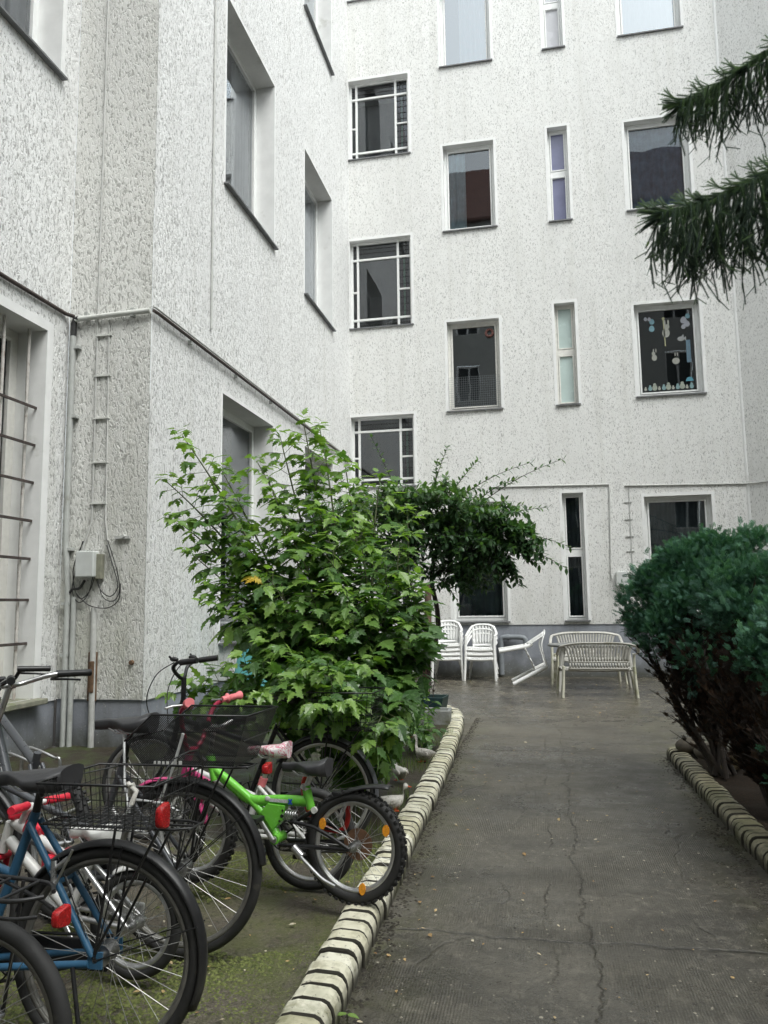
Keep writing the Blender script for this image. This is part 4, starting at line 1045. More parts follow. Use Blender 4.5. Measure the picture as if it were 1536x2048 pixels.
b = MB(); b.tube([(.185, .072, .412), (.185, .058, .412)], .015, 14); b.build('pivot_cap', M['white_paint'], sw)
b = MB(); b.tube([(.38, 0, .365), (.30, 0, .365)], .010, 8)
for k in range(6): b.ring((.375 - .013 * k, 0, .365), .022, .0042, axis='x', n=16, k=6)
b.build('shock', M['steel'], t)
fork(t, .835, .47, .90, R, 'black_paint', .015)
wheel(t, 0, R, .026, 'alloy', knob=True, nsp=28, disc=.072, hubr=.018); wheel(t, .90, R, .026, 'alloy', knob=True, nsp=28)
b = MB(); b.tube([(.262, 0, .50), (.232, 0, .575)], .0135, 10); sp = b.build('seatpost', M['alloy'], t)
b = MB(); b.tube([(.2665, 0, .492), (.261, 0, .506)], .026, 12); b.build('clamp', M['alloy'], sp)
saddle(t, .245, .612, .25, .155)
b = MB(); rings = []
for i in range(15):
    u = i / 14; x = .18 - .36 * u; z = .44 + .11 * math.sin(u * 1.75) - .012 * u; wv = .022 + .012 * math.sin(min(1, u * 1.3) * PI / 2)
    rings.append([(x, wv * s, z - .014 * s * s) for s in (-1, -.66, -.33, 0, .33, .66, 1)])
b.loft(rings, cap=False, closed=False); b.build('fender', M['black_plastic'], t, solid=.004)
b = MB(); b.box((.09, 0, .475), (.05, .05, .035)); b.tube([(.05, -.04, .40), (.16, -.04, .44)], .008, 6)
b.build('rear_brake', M['black_plastic'], t, bev=.01)
for a_ in (rad(152), rad(30), rad(255)):
    reflector(t, (.185 * math.cos(a_), .022, R + .185 * math.sin(a_)), (.034, .052), 'reflector_amber', axis='y')
b = MB()
for s in (-1, 1): b.tube([(.03, s * .045, R + .2), (.06, s * .055, R + .12)], .010, 6)
b.build('rim_brake', M['steel'], t)
crank(t, bb[0], bb[2], ang=-2.2, mat='alloy', ring=.07, L=.13); chain(t, bb[0], bb[2], R, .07, .04)
b = MB(); b.tube(loop_pts([(.27, .07, .215), (.21, .09, .18), (.12, .11, .125), (.05, .115, .10)], 16), [.012] + [.008] * 30 if False else .0085, 8); b.tube([(.29, .062, .235), (.24, .07, .20)], .018, 8); b.build('kickstand', M['alloy'], t)
bars(t, .80, .76, 1, .54, .03, .08, stem0=(.815, 0, .62))
place(t, (-.905, 3.67), .118, 171, 3.0)
gx = t
# red cable lock looped round the saddle post
b = MB(); b.tube(loop_pts([(-1.05, 3.77, .70), (-1.13, 3.80, .71), (-1.20, 3.83, .62), (-1.185, 3.83, .50), (-1.10, 3.80, .42), (-.98, 3.76, .42), (-.95, 3.74, .52), (-.99, 3.74, .60)], 40), .013, 8); lk = b.build('cable_lock', M['lock_red']); tag(lk, 'red sleeved cable lock looped under the saddle of the green bike', 'bike lock')

# --- white and pink children's bike behind
t = new_bike('white and pink kids bike with flowered saddle and salmon pink handlebar grips')
R = .252; bb = (.36, 0, .26)
tubes(t, [(bb, (.27, 0, .52), .017), (bb, (.72, 0, .52), .019), ((.30, 0, .44), (.71, 0, .58), .017)], 'white_paint')
b = MB(); b.tube([(.745, 0, .45), (.70, 0, .64)], .021, 10); b.tube([(.56, 0, .50), (.70, 0, .57)], .024, 10); b.tube([(.60, 0, .42), (.73, 0, .50)], .024, 10); b.build('head_tube', M['pink_paint'], t)
b = MB()
for s in (-1, 1): b.tube([(bb[0], s * .04, bb[2]), (0, s * .06, R)], .012, 8); b.tube([(.28, s * .03, .5), (0, s * .06, R)], .011, 8)
b.build('rear_stay', M['white_paint'], t)
fork(t, .755, .43, .84, R, 'white_paint', .014); wheel(t, 0, R, .024, 'alloy', nsp=28); wheel(t, .84, R, .024, 'alloy', nsp=28)
fender(t, .84, R, rad(170), rad(40), 'pink_paint')
b = MB(); b.tube([(.272, 0, .51), (.225, 0, .645)], .0125, 10); sp = b.build('seatpost', M['alloy'], t)
b = MB(); b.tube([(.276, 0, .50), (.262, 0, .54)], .022, 12); b.build('clamp', M['pink_grip'], sp)
saddle(t, .22, .70, .23, .15, 'saddle_pink'); crank(t, bb[0], bb[2], ang=-1.9, mat='alloy', ring=.07, L=.13); chain(t, bb[0], bb[2], R, .07, .035)
b = MB()
for s in (-1, 1): b.tube(loop_pts([(.69, s * .025, .66), (.675, s * .10, .72), (.66, s * .19, .88), (.60, s * .23, .93)], 20), .013, 8)
b.tube([(.70, 0, .63), (.68, 0, .68)], .018, 8); b.tube([(.69, -.04, .67), (.69, .04, .67)], .018, 8)
h = b.build('handlebar', M['darkpink'], t)
for s in (-1, 1):
    g_ = MB(); d = Vector((-.50, s * .85, .15)).normalized(); e = Vector((.60, s * .23, .93)); g_.tube([e - d * .03, e, e + d * .008, e + d * .014, e + d * .07, e + d * .095, e + d * .102], [.017, .017, .030, .018, .018, .026, .024], 14); g_.build('grip', M['pink_grip'], h)
    b = MB(); b.tube([e - d * .03, e + Vector((.09, 0, -.01)), e + Vector((.11, s * .04, -.02))], .006, 6); b.build('brake_lever', M['alloy'], h)
place(t, (-1.215, 3.97), ZG, 178, 3)

# --- Dutch bike under the maple
t = new_bike('black roadster half buried under the leafy shrub, wire basket on its rear rack')
R = .325; bb = (.47, 0, .28)
tubes(t, [(bb, (.29, 0, .72), .016), (bb, (.95, 0, .62), .017), ((.34, 0, .58), (.94, 0, .74), .015), ((1.0, 0, .52), (.92, 0, .86), .018)], 'black_paint')
b = MB()
for s in (-1, 1): b.tube([(bb[0], s * .04, bb[2]), (0, s * .062, R)], .011, 8); b.tube([(.30, s * .03, .7), (0, s * .062, R)], .010, 8)
b.build('rear_stay', M['black_paint'], t)
fork(t, 1.005, .51, 1.14, R, 'black_paint'); wheel(t, 0, R, .019, 'alloy', nsp=36); wheel(t, 1.14, R, .019, 'alloy', nsp=36)
fender(t, 0, R, rad(190), rad(30), 'grey_paint')
b = MB(); b.tube([(.29, 0, .72), (.265, 0, .82)], .0135, 8); b.build('seatpost', M['steel'], t)
saddle(t, .28, .90, .26, .19); rack(t, R, z=.70, x0=-.34, x1=.2); wire_basket(t, -.32, .02, -.15, .15, .72, .93, flare=.03)
crank(t, bb[0], bb[2], ang=.3); chain(t, bb[0], bb[2], R)
b = MB(); b.tube(loop_pts([(.85, -.135, 1.10), (.90, -.13, 1.10), (.945, -.10, 1.06), (.93, -.03, 1.0), (.93, .03, 1.0), (.945, .10, 1.06), (.90, .13, 1.10), (.85, .135, 1.10)], 36), .012, 8); b.tube([(.92, 0, .86), (.92, 0, 1.0)], .017, 8)
h = b.build('handlebar', M['black_paint'], t)
for s in (-1, 1):
    g_ = MB(); g_.tube([(.88, s * .135, 1.10), (.76, s * .155, 1.115)], .0185, 10); g_.build('grip', M['black_plastic'], h)
    b = MB(); b.ellipsoid((.925, s * .13, 1.12), .03, .018, .015, 10, 6); b.tube([(.93, s * .13, 1.11), (.95, s * .15, 1.14)], .007, 6); b.build('brake_lever', M['black_plastic'], h)
b = MB(); b.tube(loop_pts([(.93, .12, 1.10), (1.05, .12, 1.02), (1.12, .1, .86), (1.08, .04, .68), (1.0, .02, .58)], 26), .0035, 5); b.tube(loop_pts([(.93, -.12, 1.10), (1.02, -.12, 1.05), (1.08, -.1, .9), (1.04, -.04, .70)], 26), .0035, 5); b.build('brake_cable', M['cable_black'], h)
place(t, (-1.33, 4.62), ZG, 180, 1)
for i, (x, zz) in enumerate(((-1.58, 1.02), (-1.41, .95))):
    pass

# --- grey mountain bike near the wall
t = new_bike('anthracite mountain bike near the barred window, only tube, grip and knobbly wheel showing')
R = .33; bb = (.44, 0, .33)
b = MB(); b.tube([bb, (.30, 0, .72)], .019, 10); b.tube(loop_pts([(bb[0] - .02, 0, bb[2] + .02), (.62, 0, .50), (.80, 0, .70), (.93, 0, .86)], 18), .040, 14, flat=(1.0, .75)); b.tube([(.31, 0, .66), (.92, 0, .89)], .022, 10); b.tube([(.955, 0, .80), (.91, 0, .95)], .028, 12)
fr = b.build('frame', M['grey_paint'], t)
# outlined letters on the down tube (edges of the tube facing the court)
b = MB(); d_ = Vector((.76, 0, .655)) - Vector((.66, 0, .545)); d_.normalize(); n_ = Vector((-d_.z, 0, d_.x))
def LP(u, v): 
    p = Vector((.60, 0, .478)) + d_ * u + n_ * v * 1.0; return (p.x, .0315 - .010 * (abs(v) / .03) ** 2, p.z)
for pts in ([(.0, -.022), (.0, .020), (.045, -.022), (.045, .020)], [(.012, -.022), (.012, .0), (.033, -.022)], [(.065, -.022), (.065, .020), (.085, .02), (.085, -.005)], [(.11, -.022), (.15, -.022), (.15, .02), (.11, .02), (.11, 0), (.14, 0)], [(.17, -.02), (.17, .02), (.20, .0), (.23, .02), (.23, -.02)]):
    b.tube([LP(*q) for q in pts], .0014, 4)
b.build('lettering', M['frame_white'], fr)
b = MB()
for s in (-1, 1): b.tube([(bb[0], s * .045, bb[2]), (0, s * .068, R)], .013, 8); b.tube([(.31, s * .03, .66), (0, s * .068, R)], .011, 8)
b.build('rear_stay', M['grey_paint'], t)
fork(t, .98, .74, 1.10, R, 'black_paint', .018); wheel(t, 0, R, .028, 'alloy', knob=True); wheel(t, 1.10, R, .028, 'alloy', knob=True)
crank(t, bb[0], bb[2], ang=.1, mat='black_paint'); chain(t, bb[0], bb[2], R)
bars(t, .86, 1.05, 1, .46, .06, .10, stem0=(.91, 0, .95), mat='black_paint', gl=.13)
b = MB(); b.tube([(.1, -.075, R - .01), (.08, -.10, .2), (.03, -.14, -.02)], .009, 6); b.box((.1, -.08, R), (.06, .02, .07)); b.build('kickstand', M['black_paint'], t)
place(t, (-2.30, 3.42), ZG, 148, 2)

# --- small red and white children's bike under the blue saddle
t = new_bike('small white kids bike with neon red grips and guards behind the blue frame')
R = .20; bb = (.30, 0, .22)
tubes(t, [(bb, (.22, 0, .42), .016), (bb, (.62, 0, .47), .022), ((.24, 0, .38), (.61, 0, .54), .020), ((.65, 0, .42), (.62, 0, .54), .020)], 'white_paint')
b = MB()
for s in (-1, 1): b.tube([(bb[0], s * .04, bb[2]), (0, s * .055, R)], .011, 8); b.tube([(.23, s * .03, .4), (0, s * .055, R)], .010, 8)
b.build('rear_stay', M['alloy'], t)
fork(t, .66, .40, .74, R, 'red_paint', .013); wheel(t, 0, R, .021, 'alloy', nsp=20); wheel(t, .74, R, .021, 'alloy', nsp=20)
fender(t, 0, R, rad(170), rad(60), 'white_paint'); b = MB(); b.box((.15, -.06, .22), (.30, .02, .08)); b.build('chain_guard', M['white_paint'], t, bev=.01)
b = MB(); b.tube([(.22, 0, .42), (.20, 0, .50)], .0125, 8); b.build('seatpost', M['alloy'], t); saddle(t, .2, .54, .21, .13, 'white_paint'); crank(t, bb[0], bb[2], ang=.8, ring=.055, L=.10)
bars(t, .54, .60, 1, .34, .02, .06, grip='red_paint', stem0=(.58, 0, .52), mat='white_paint', levers=False)
for c_, sz_, an_ in (((.60, 0, .58), (.03, .07, .06), 0), ((.50, 0, .52), (.08, .06, .06), -.4), ((.40, .02, .40), (.05, .05, .06), 0), ((.30, .02, .44), (.05, .05, .05), 0)):
    b = MB(); b.box(c_, sz_, Euler((0, an_, 0)).to_matrix()); b.build('pad', M['red_paint'], t, bev=.014)
place(t, (-1.60, 2.90), ZG + .02, 176, 4)

# --- nearest bike, cut by the left edge
t = new_bike('nearest bike at the bottom left corner, dark tyre under black rack')
R = .29; bb = (.40, 0, .26)
tubes(t, [(bb, (.28, 0, .62), .017), (bb, (.82, 0, .60), .019), ((.30, 0, .55), (.80, 0, .66), .017), ((.85, 0, .52), (.81, 0, .72), .020)], 'black_paint')
b = MB()
for s in (-1, 1): b.tube([(bb[0], s * .04, bb[2]), (0, s * .062, R)], .012, 8); b.tube([(.29, s * .03, .6), (0, s * .062, R)], .011, 8)
b.build('rear_stay', M['black_paint'], t)
fork(t, .86, .5, .95, R, 'black_paint'); wheel(t, 0, R, .024, 'alloy_dull'); wheel(t, .95, R, .024, 'alloy_dull')
b = MB(); b.tube([(.28, 0, .62), (.26, 0, .74)], .0135, 8); b.build('seatpost', M['steel'], t); saddle(t, .26, .79, .25, .15)
b = MB(); z = .66
for s in (-1, 1):
    b.tube(loop_pts([(.26, s * .03, z - .02), (.12, s * .07, z), (-.12, s * .075, z), (-.20, s * .02, z + .0)], 20), .0065, 7); b.tube(loop_pts([(.05, s * .072, z), (-.10, s * .072, z - .045), (-.19, s * .03, z - .05)], 14), .0055, 7); b.tube([(-.05, s * .07, z), (0, s * .066, R)], .0055, 6)
for x in (.1, 0, -.1): b.rod((x, -.072, z), (x, .072, z), .005, 6)
rk = b.build('rack', M['black_plastic'], t)
reflector(rk, (-.23, -.01, z - .06), (.058, .052), 'reflector_red')
crank(t, bb[0], bb[2], ang=.4); chain(t, bb[0], bb[2], R); bars(t, .78, .92, 1, .56, .03, .1, stem0=(.81, 0, .72))
place(t, (-1.565, 2.03), ZG, 174, 0)

# --- steel bicycle stand by the wall
b = MB()
for y0 in (4.78, 5.0):
    b.tube(loop_pts([(-3.66, y0, ZG), (-3.65, y0, .46), (-3.62, y0, .52), (-3.55, y0, .515), (-3.40, y0, .46), (-3.35, y0, .42), (-3.345, y0, ZG)], 40), .011, 8)
b.tube([(-3.66, 4.5, ZG + .01), (-3.66, 5.4, ZG + .01)], .012, 8); b.tube([(-3.345, 4.5, ZG + .01), (-3.345, 5.4, ZG + .01)], .012, 8)
o = b.build('bike_stand', M['steel']); tag(o, 'bent steel tube bicycle stand on the ground by the barred window', 'bike stand')
# ================================================================== PLANTS
def leaf_mat(name, c0, c1, c2, gloss=.35, trans=.35, vein=0.0):
    m, nt, out = new_mat(name); g = G(nt)
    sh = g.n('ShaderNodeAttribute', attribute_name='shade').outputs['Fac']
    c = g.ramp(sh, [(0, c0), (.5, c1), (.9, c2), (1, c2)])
    f = g.noise(g.pos(), 55, 4, .7)
    c = g.mix(g.math('MULTIPLY', g.ramp(f, [(.45, 0), (.7, 1)]), .35), c, tuple(min(1, k * 1.9 + .03) for k in c1))
    pb = g.bsdf(None, Base_Color=c, Roughness=gloss, Specular_IOR_Level=.5, Normal=g.bump(g.noise(g.pos(), 70, 2, .5), .3, .004))
    tl = g.n('ShaderNodeBsdfTranslucent', ins={'Color': g.mix(1.0, c, (1.5, 1.7, .6), 'MULTIPLY')}).outputs[0]
    mx = g.n('ShaderNodeMixShader'); mx.inputs[0].default_value = trans
    nt.links.new(pb, mx.inputs[1]); nt.links.new(tl, mx.inputs[2]); nt.links.new(mx.outputs[0], out.inputs[0])
    return m
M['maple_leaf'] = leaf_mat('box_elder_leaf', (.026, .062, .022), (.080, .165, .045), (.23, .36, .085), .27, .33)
M['dark_leaf'] = leaf_mat('dark_glossy_leaf', (.020, .050, .024), (.058, .125, .050), (.15, .24, .085), .36, .32)
M['conifer'] = leaf_mat('blue_green_scale_leaf', (.018, .052, .040), (.072, .185, .135), (.19, .39, .245), .55, .24)
M['conifer_dead'] = leaf_mat('brown_dead_spray', (.014, .010, .008), (.034, .020, .013), (.075, .038, .020), .8, .1)
M['needle'] = leaf_mat('spruce_needle', (.050, .078, .078), (.090, .135, .125), (.18, .25, .17), .55, .25)
M['grass_blade'] = leaf_mat('grass_blade', (.03, .06, .012), (.07, .12, .022), (.16, .2, .05), .55, .3)
M['stem_green'] = simple('green_stem', (.075, .09, .035), .6, var=.3, nscale=20, obj=False)
M['bark_dark'] = simple('dark_wet_bark', (.030, .022, .017), .75, var=.45, nscale=22, obj=False, bump=.5, bscale=60)
M['yellow_leaf'] = leaf_mat('yellow_leaf', (.45, .28, .02), (.55, .36, .03), (.60, .45, .06), .5, .3)
M['litter'] = leaf_mat('fallen_leaf', (.25, .13, .05), (.42, .30, .14), (.55, .50, .40), .7, .1)

# toothed leaflet template, folded on the midrib, drooping tip. x along the leaf (0..1), y across
def leaflet_template(lobes=True):
    out_ = [(0, 0), (.10, .14), (.22, .25), (.34, .42), (.40, .26), (.50, .24), (.61, .37), (.65, .19), (.74, .13), (.83, .17), (.88, .06), (1.05, 0)] if lobes else [(0, 0), (.15, .16), (.35, .25), (.55, .24), (.75, .15), (1, 0)]
    zf = lambda x, y: -.20 * x * x + .16 * abs(y) - .30 * max(0, abs(y) - .2) ** 1.0
    v = []; n = len(out_)
    for x, y in out_: v.append((x, y, zf(x, y)))
    mid = len(v); ms = [x for x, y in out_[1:-1]]
    v2 = [(x, -y, zf(x, y)) for x, y in out_[1:-1]]
    mids = [(x, 0, zf(x, 0) - .015) for x in (.3, .55, .8)]
    o2 = len(v); v += v2; o3 = len(v); v += mids
    fs = []
    # fan strips: between outline thirds and the midrib
    k1, k2 = n // 3, 2 * n // 3
    a = list(range(0, n))
    bidx = [0] + [o2 + i for i in range(n - 2)] + [n - 1]
    for side, idx in ((1, a), (-1, bidx)):
        q1 = [o3, *idx[0:k1 + 1]]; q2 = [o3, *idx[k1:k2 + 1], o3 + 1]; q3 = [o3 + 1, *idx[k2:n], o3 + 2] if False else [o3 + 1, *idx[k2:n]]
        for q in (q1, q2, q3): fs.append(q if side > 0 else q[::-1])
    return v, fs
TV, TF = leaflet_template(True); SV, SF = leaflet_template(False)
def branch_pts(a, b_, sag=0.1, n=10, wob=.03):
    a, b_ = Vector(a), Vector(b_); ctrl = a.lerp(b_, .45) + Vector((random.uniform(-1, 1) * wob, random.uniform(-1, 1) * wob, sag * (b_ - a).length))
    return [(1 - t) ** 2 * a + 2 * t * (1 - t) * ctrl + t * t * b_ for t in [i / n for i in range(n + 1)]]

def compound_leaf(L, shades, base, out_dir, size, tone, k=5):
    """pinnate leaf: a stalk with 3-5 drooping leaflets"""
    out_dir = Vector(out_dir).normalized()
    stalk = size * 1.15
    end = Vector(base) + out_dir * stalk + Vector((0, 0, -.15 * stalk))
    side = out_dir.cross(Vector((0, 0, 1)));  side = side.normalized() if side.length > .1 else Vector((1, 0, 0))
    specs = [(end, out_dir * .8 + Vector((0, 0, -.55)), 1.0)]
    mid = Vector(base).lerp(end, .72)
    for s in (-1, 1): specs.append((mid, out_dir * .45 + side * s * .9 + Vector((0, 0, -.45)), .92))
    if k >= 5:
        m2 = Vector(base).lerp(end, .45)
        for s in (-1, 1): specs.append((m2, out_dir * .2 + side * s + Vector((0, 0, -.4)), .75))
    for p, d, sc in specs:
        d = d + Vector((random.gauss(0, .22), random.gauss(0, .22), random.gauss(0, .22)))
        up = Vector((random.gauss(0, .3), random.gauss(-.15, .3), 1))
        L.append(frame_matrix(p, d, up, size * sc * random.uniform(.85, 1.15))); shades.append(min(1, max(0, tone + random.gauss(0, .17))))
    return [Vector(base), end]

def leafy_shrub(name, label, cat, base, shoots, size, mat, seed=1, dens=1.0, stem_r=.012, stemmat='stem_green', yellow=0):
    random.seed(seed)
    root = empty(name, base); tag(root, label, cat); root.location = (0, 0, 0)
    L = []; S = []; ST = MB()
    for s in shoots:
        tip = Vector(s[0]); st = Vector(s[1]) if len(s) > 1 and s[1] is not None else Vector(base)
        ln = (tip - st).length
        pts = branch_pts(st, tip, s[2] if len(s) > 2 else .12, 14, .10)
        ST.tube(pts, [stem_r * (1 - .75 * i / 14) * min(1.3, .5 + ln / 2.2) for i in range(15)], 6)
        nodes = max(4, int(ln / .105 * dens * (1.25 if tip.z < 1.7 else .8)))
        for i in range(nodes):
            t = .22 + .78 * (i + random.random() * .4) / nodes
            j = min(13, int(t * 14)); p = pts[j].lerp(pts[j + 1], t * 14 - j) if j < 14 else pts[14]
            tan = (pts[min(14, j + 1)] - pts[j]).normalized()
            ang = random.uniform(0, 2 * PI)
            for q in range(2):
                a = ang + q * PI
                o1 = tan.orthogonal().normalized(); o2 = tan.cross(o1)
                d = o1 * math.cos(a) + o2 * math.sin(a) + tan * .55 + Vector((0, -.2, .12))
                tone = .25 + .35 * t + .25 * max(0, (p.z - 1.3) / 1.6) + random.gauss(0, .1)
                sz = size * (1.15 - .5 * t) * random.uniform(.8, 1.25)
                stalk = compound_leaf(L, S, p, d, sz, tone, 5 if random.random() < .5 else 3)
                ST.tube(stalk, .0022, 4, caps=False)
        d = (pts[-1] - pts[-2]).normalized()
        for q in range(3): compound_leaf(L, S, tip, d + Vector((random.gauss(0, .4), random.gauss(0, .4), .2)), size * .55, .85, 3)
    ST.build('stem', M[stemmat], root)
    if yellow:
        idx = random.sample(range(len(L)), yellow)
    blob_mesh('foliage', TV, TF, L, S, M[mat], root)
    return root

base = (-1.42, 5.75, .10)
mid = [(-1.45, 5.7, .9), (-1.25, 5.75, 1.0), (-1.7, 5.7, 1.0), (-1.35, 5.55, .7), (-1.0, 5.8, .9)]
MAPLE = [tuple(x) for x in __import__('json').loads('''[[[-2.766, 5.6, 2.859], 2], [[-2.888, 5.6, 2.488], 2], [[-2.758, 5.5, 2.172], 2], [[-2.592, 5.45, 1.892], 2], [[-2.617, 6.0, 2.665], 2], [[-2.544, 5.7, 2.185], 2], [[-2.321, 6.1, 2.711], 0], [[-2.087, 6.0, 2.906], 0], [[-1.847, 5.9, 2.963], 0], [[-1.769, 6.1, 2.961], 0], [[-2.043, 5.7, 2.386], 0], [[-1.58, 6.2, 2.671], 1], [[-1.464, 5.9, 2.39], 1], [[-1.281, 6.2, 2.53], 1], [[-1.036, 6.1, 2.216], 4], [[-1.047, 5.8, 1.97], 4], [[-0.92, 5.7, 1.659], 4], [[-0.89, 5.5, 1.546], 4], [[-1.107, 5.5, 1.785], 1], [[-1.292, 5.5, 1.991], 1], [[-1.597, 5.5, 2.169], 1], [[-1.759, 5.4, 1.942], 0], [[-2.229, 5.5, 2.0], 0], [[-2.383, 5.4, 1.66], 2], [[-2.376, 5.3, 1.494], 2], [[-1.879, 5.2, 1.682], 0], [[-1.569, 5.15, 1.606], 3], [[-1.332, 5.2, 1.568], 1], [[-1.142, 5.3, 1.497], 4], [[-0.914, 5.3, 1.322], 4], [[-2.353, 5.1, 0.993], 3], [[-2.526, 5.15, 0.9], 3], [[-2.018, 5.0, 1.105], 3], [[-1.823, 5.05, 1.235], 3], [[-1.587, 4.98, 1.107], 3], [[-1.386, 5.0, 1.237], 3], [[-1.182, 5.0, 1.107], 4], [[-1.239, 4.95, 0.887], 3], [[-1.084, 5.0, 0.883], 4], [[-1.944, 5.0, 0.873], 3], [[-2.181, 5.05, 0.831], 3], [[-1.733, 5.0, 0.925], 3], [[-1.501, 4.98, 0.881], 3], [[-1.274, 4.95, 0.665], 4], [[-1.143, 4.95, 0.575], 4], [[-1.804, 5.2, 1.435], 3], [[-1.503, 5.3, 1.856], 1], [[-1.91, 5.5, 2.105], 0], [[-2.027, 5.2, 1.402], 2], [[-1.298, 5.2, 1.362], 4], [[-1.776, 5.7, 2.394], 0], [[-1.443, 5.2, 0.922], 3], [[-1.663, 5.0, 0.746], 3], [[-2.267, 5.6, 1.739], 0], [[-1.434, 4.5, 0.983], 3], [[-1.248, 4.5, 1.087], 3], [[-1.6, 4.48, 0.984], 3], [[-1.112, 4.5, 0.9], 3], [[-1.015, 4.6, 0.728], 4], [[-1.402, 4.6, 1.107], 3], [[-1.546, 4.6, 1.076], 3], [[-1.174, 4.45, 0.948], 3], [[-1.281, 4.4, 0.939], 3]]''')]
shoots = []
for (x, y, z), m_ in MAPLE:
    shoots.append(((x, y, z), mid[m_] if m_ >= 0 else None, .10))
for p in mid: shoots.append((p, None, .03))
mp_ = leafy_shrub('maple_shrub', 'tall bright green shrub with toothed compound leaves growing beside the bicycles', 'shrub', base, shoots, .150, 'maple_leaf', 11, 1.02, .012)
# a few yellowed leaves
random.seed(5); L = []; S = []
for p in ((-2.12, 5.45, 1.72), (-2.08, 5.43, 1.70), ):
    for q in range(2): L.append(frame_matrix(p, (random.gauss(0, 1), random.gauss(-.3, .6), -.5), (0, -.6, 1), .085)); S.append(random.random())
blob_mesh('yellow_leaf', TV, TF, L, S, M['yellow_leaf'], mp_)
# low plants at the foot
leafy_shrub('leafy_plant', 'low pale green leafy plant beside the kerb, nearest to the concrete trough', 'plant', (-1.12, 7.6, .1), [((-1.12, 7.3, .42), None, .2), ((-1.3, 7.2, .5), None, .2), ((-1.12, 7.6, .55), None, .2), ((-1.4, 7.5, .55), None, .2), ((-1.25, 7.0, .34), None, .25)], .09, 'maple_leaf', 21, 1.3, .007)
leafy_shrub('leafy_plant', 'small sprawling green plant in the grass behind the lime green bicycle', 'plant', (-1.4, 6.0, .1), [((-1.15, 5.6, .34), None, .25), ((-1.32, 5.45, .42), None, .25), ((-1.45, 5.4, .4), None, .25), ((-1.2, 6.1, .36), None, .2)], .085, 'maple_leaf', 22, 1.2, .006)

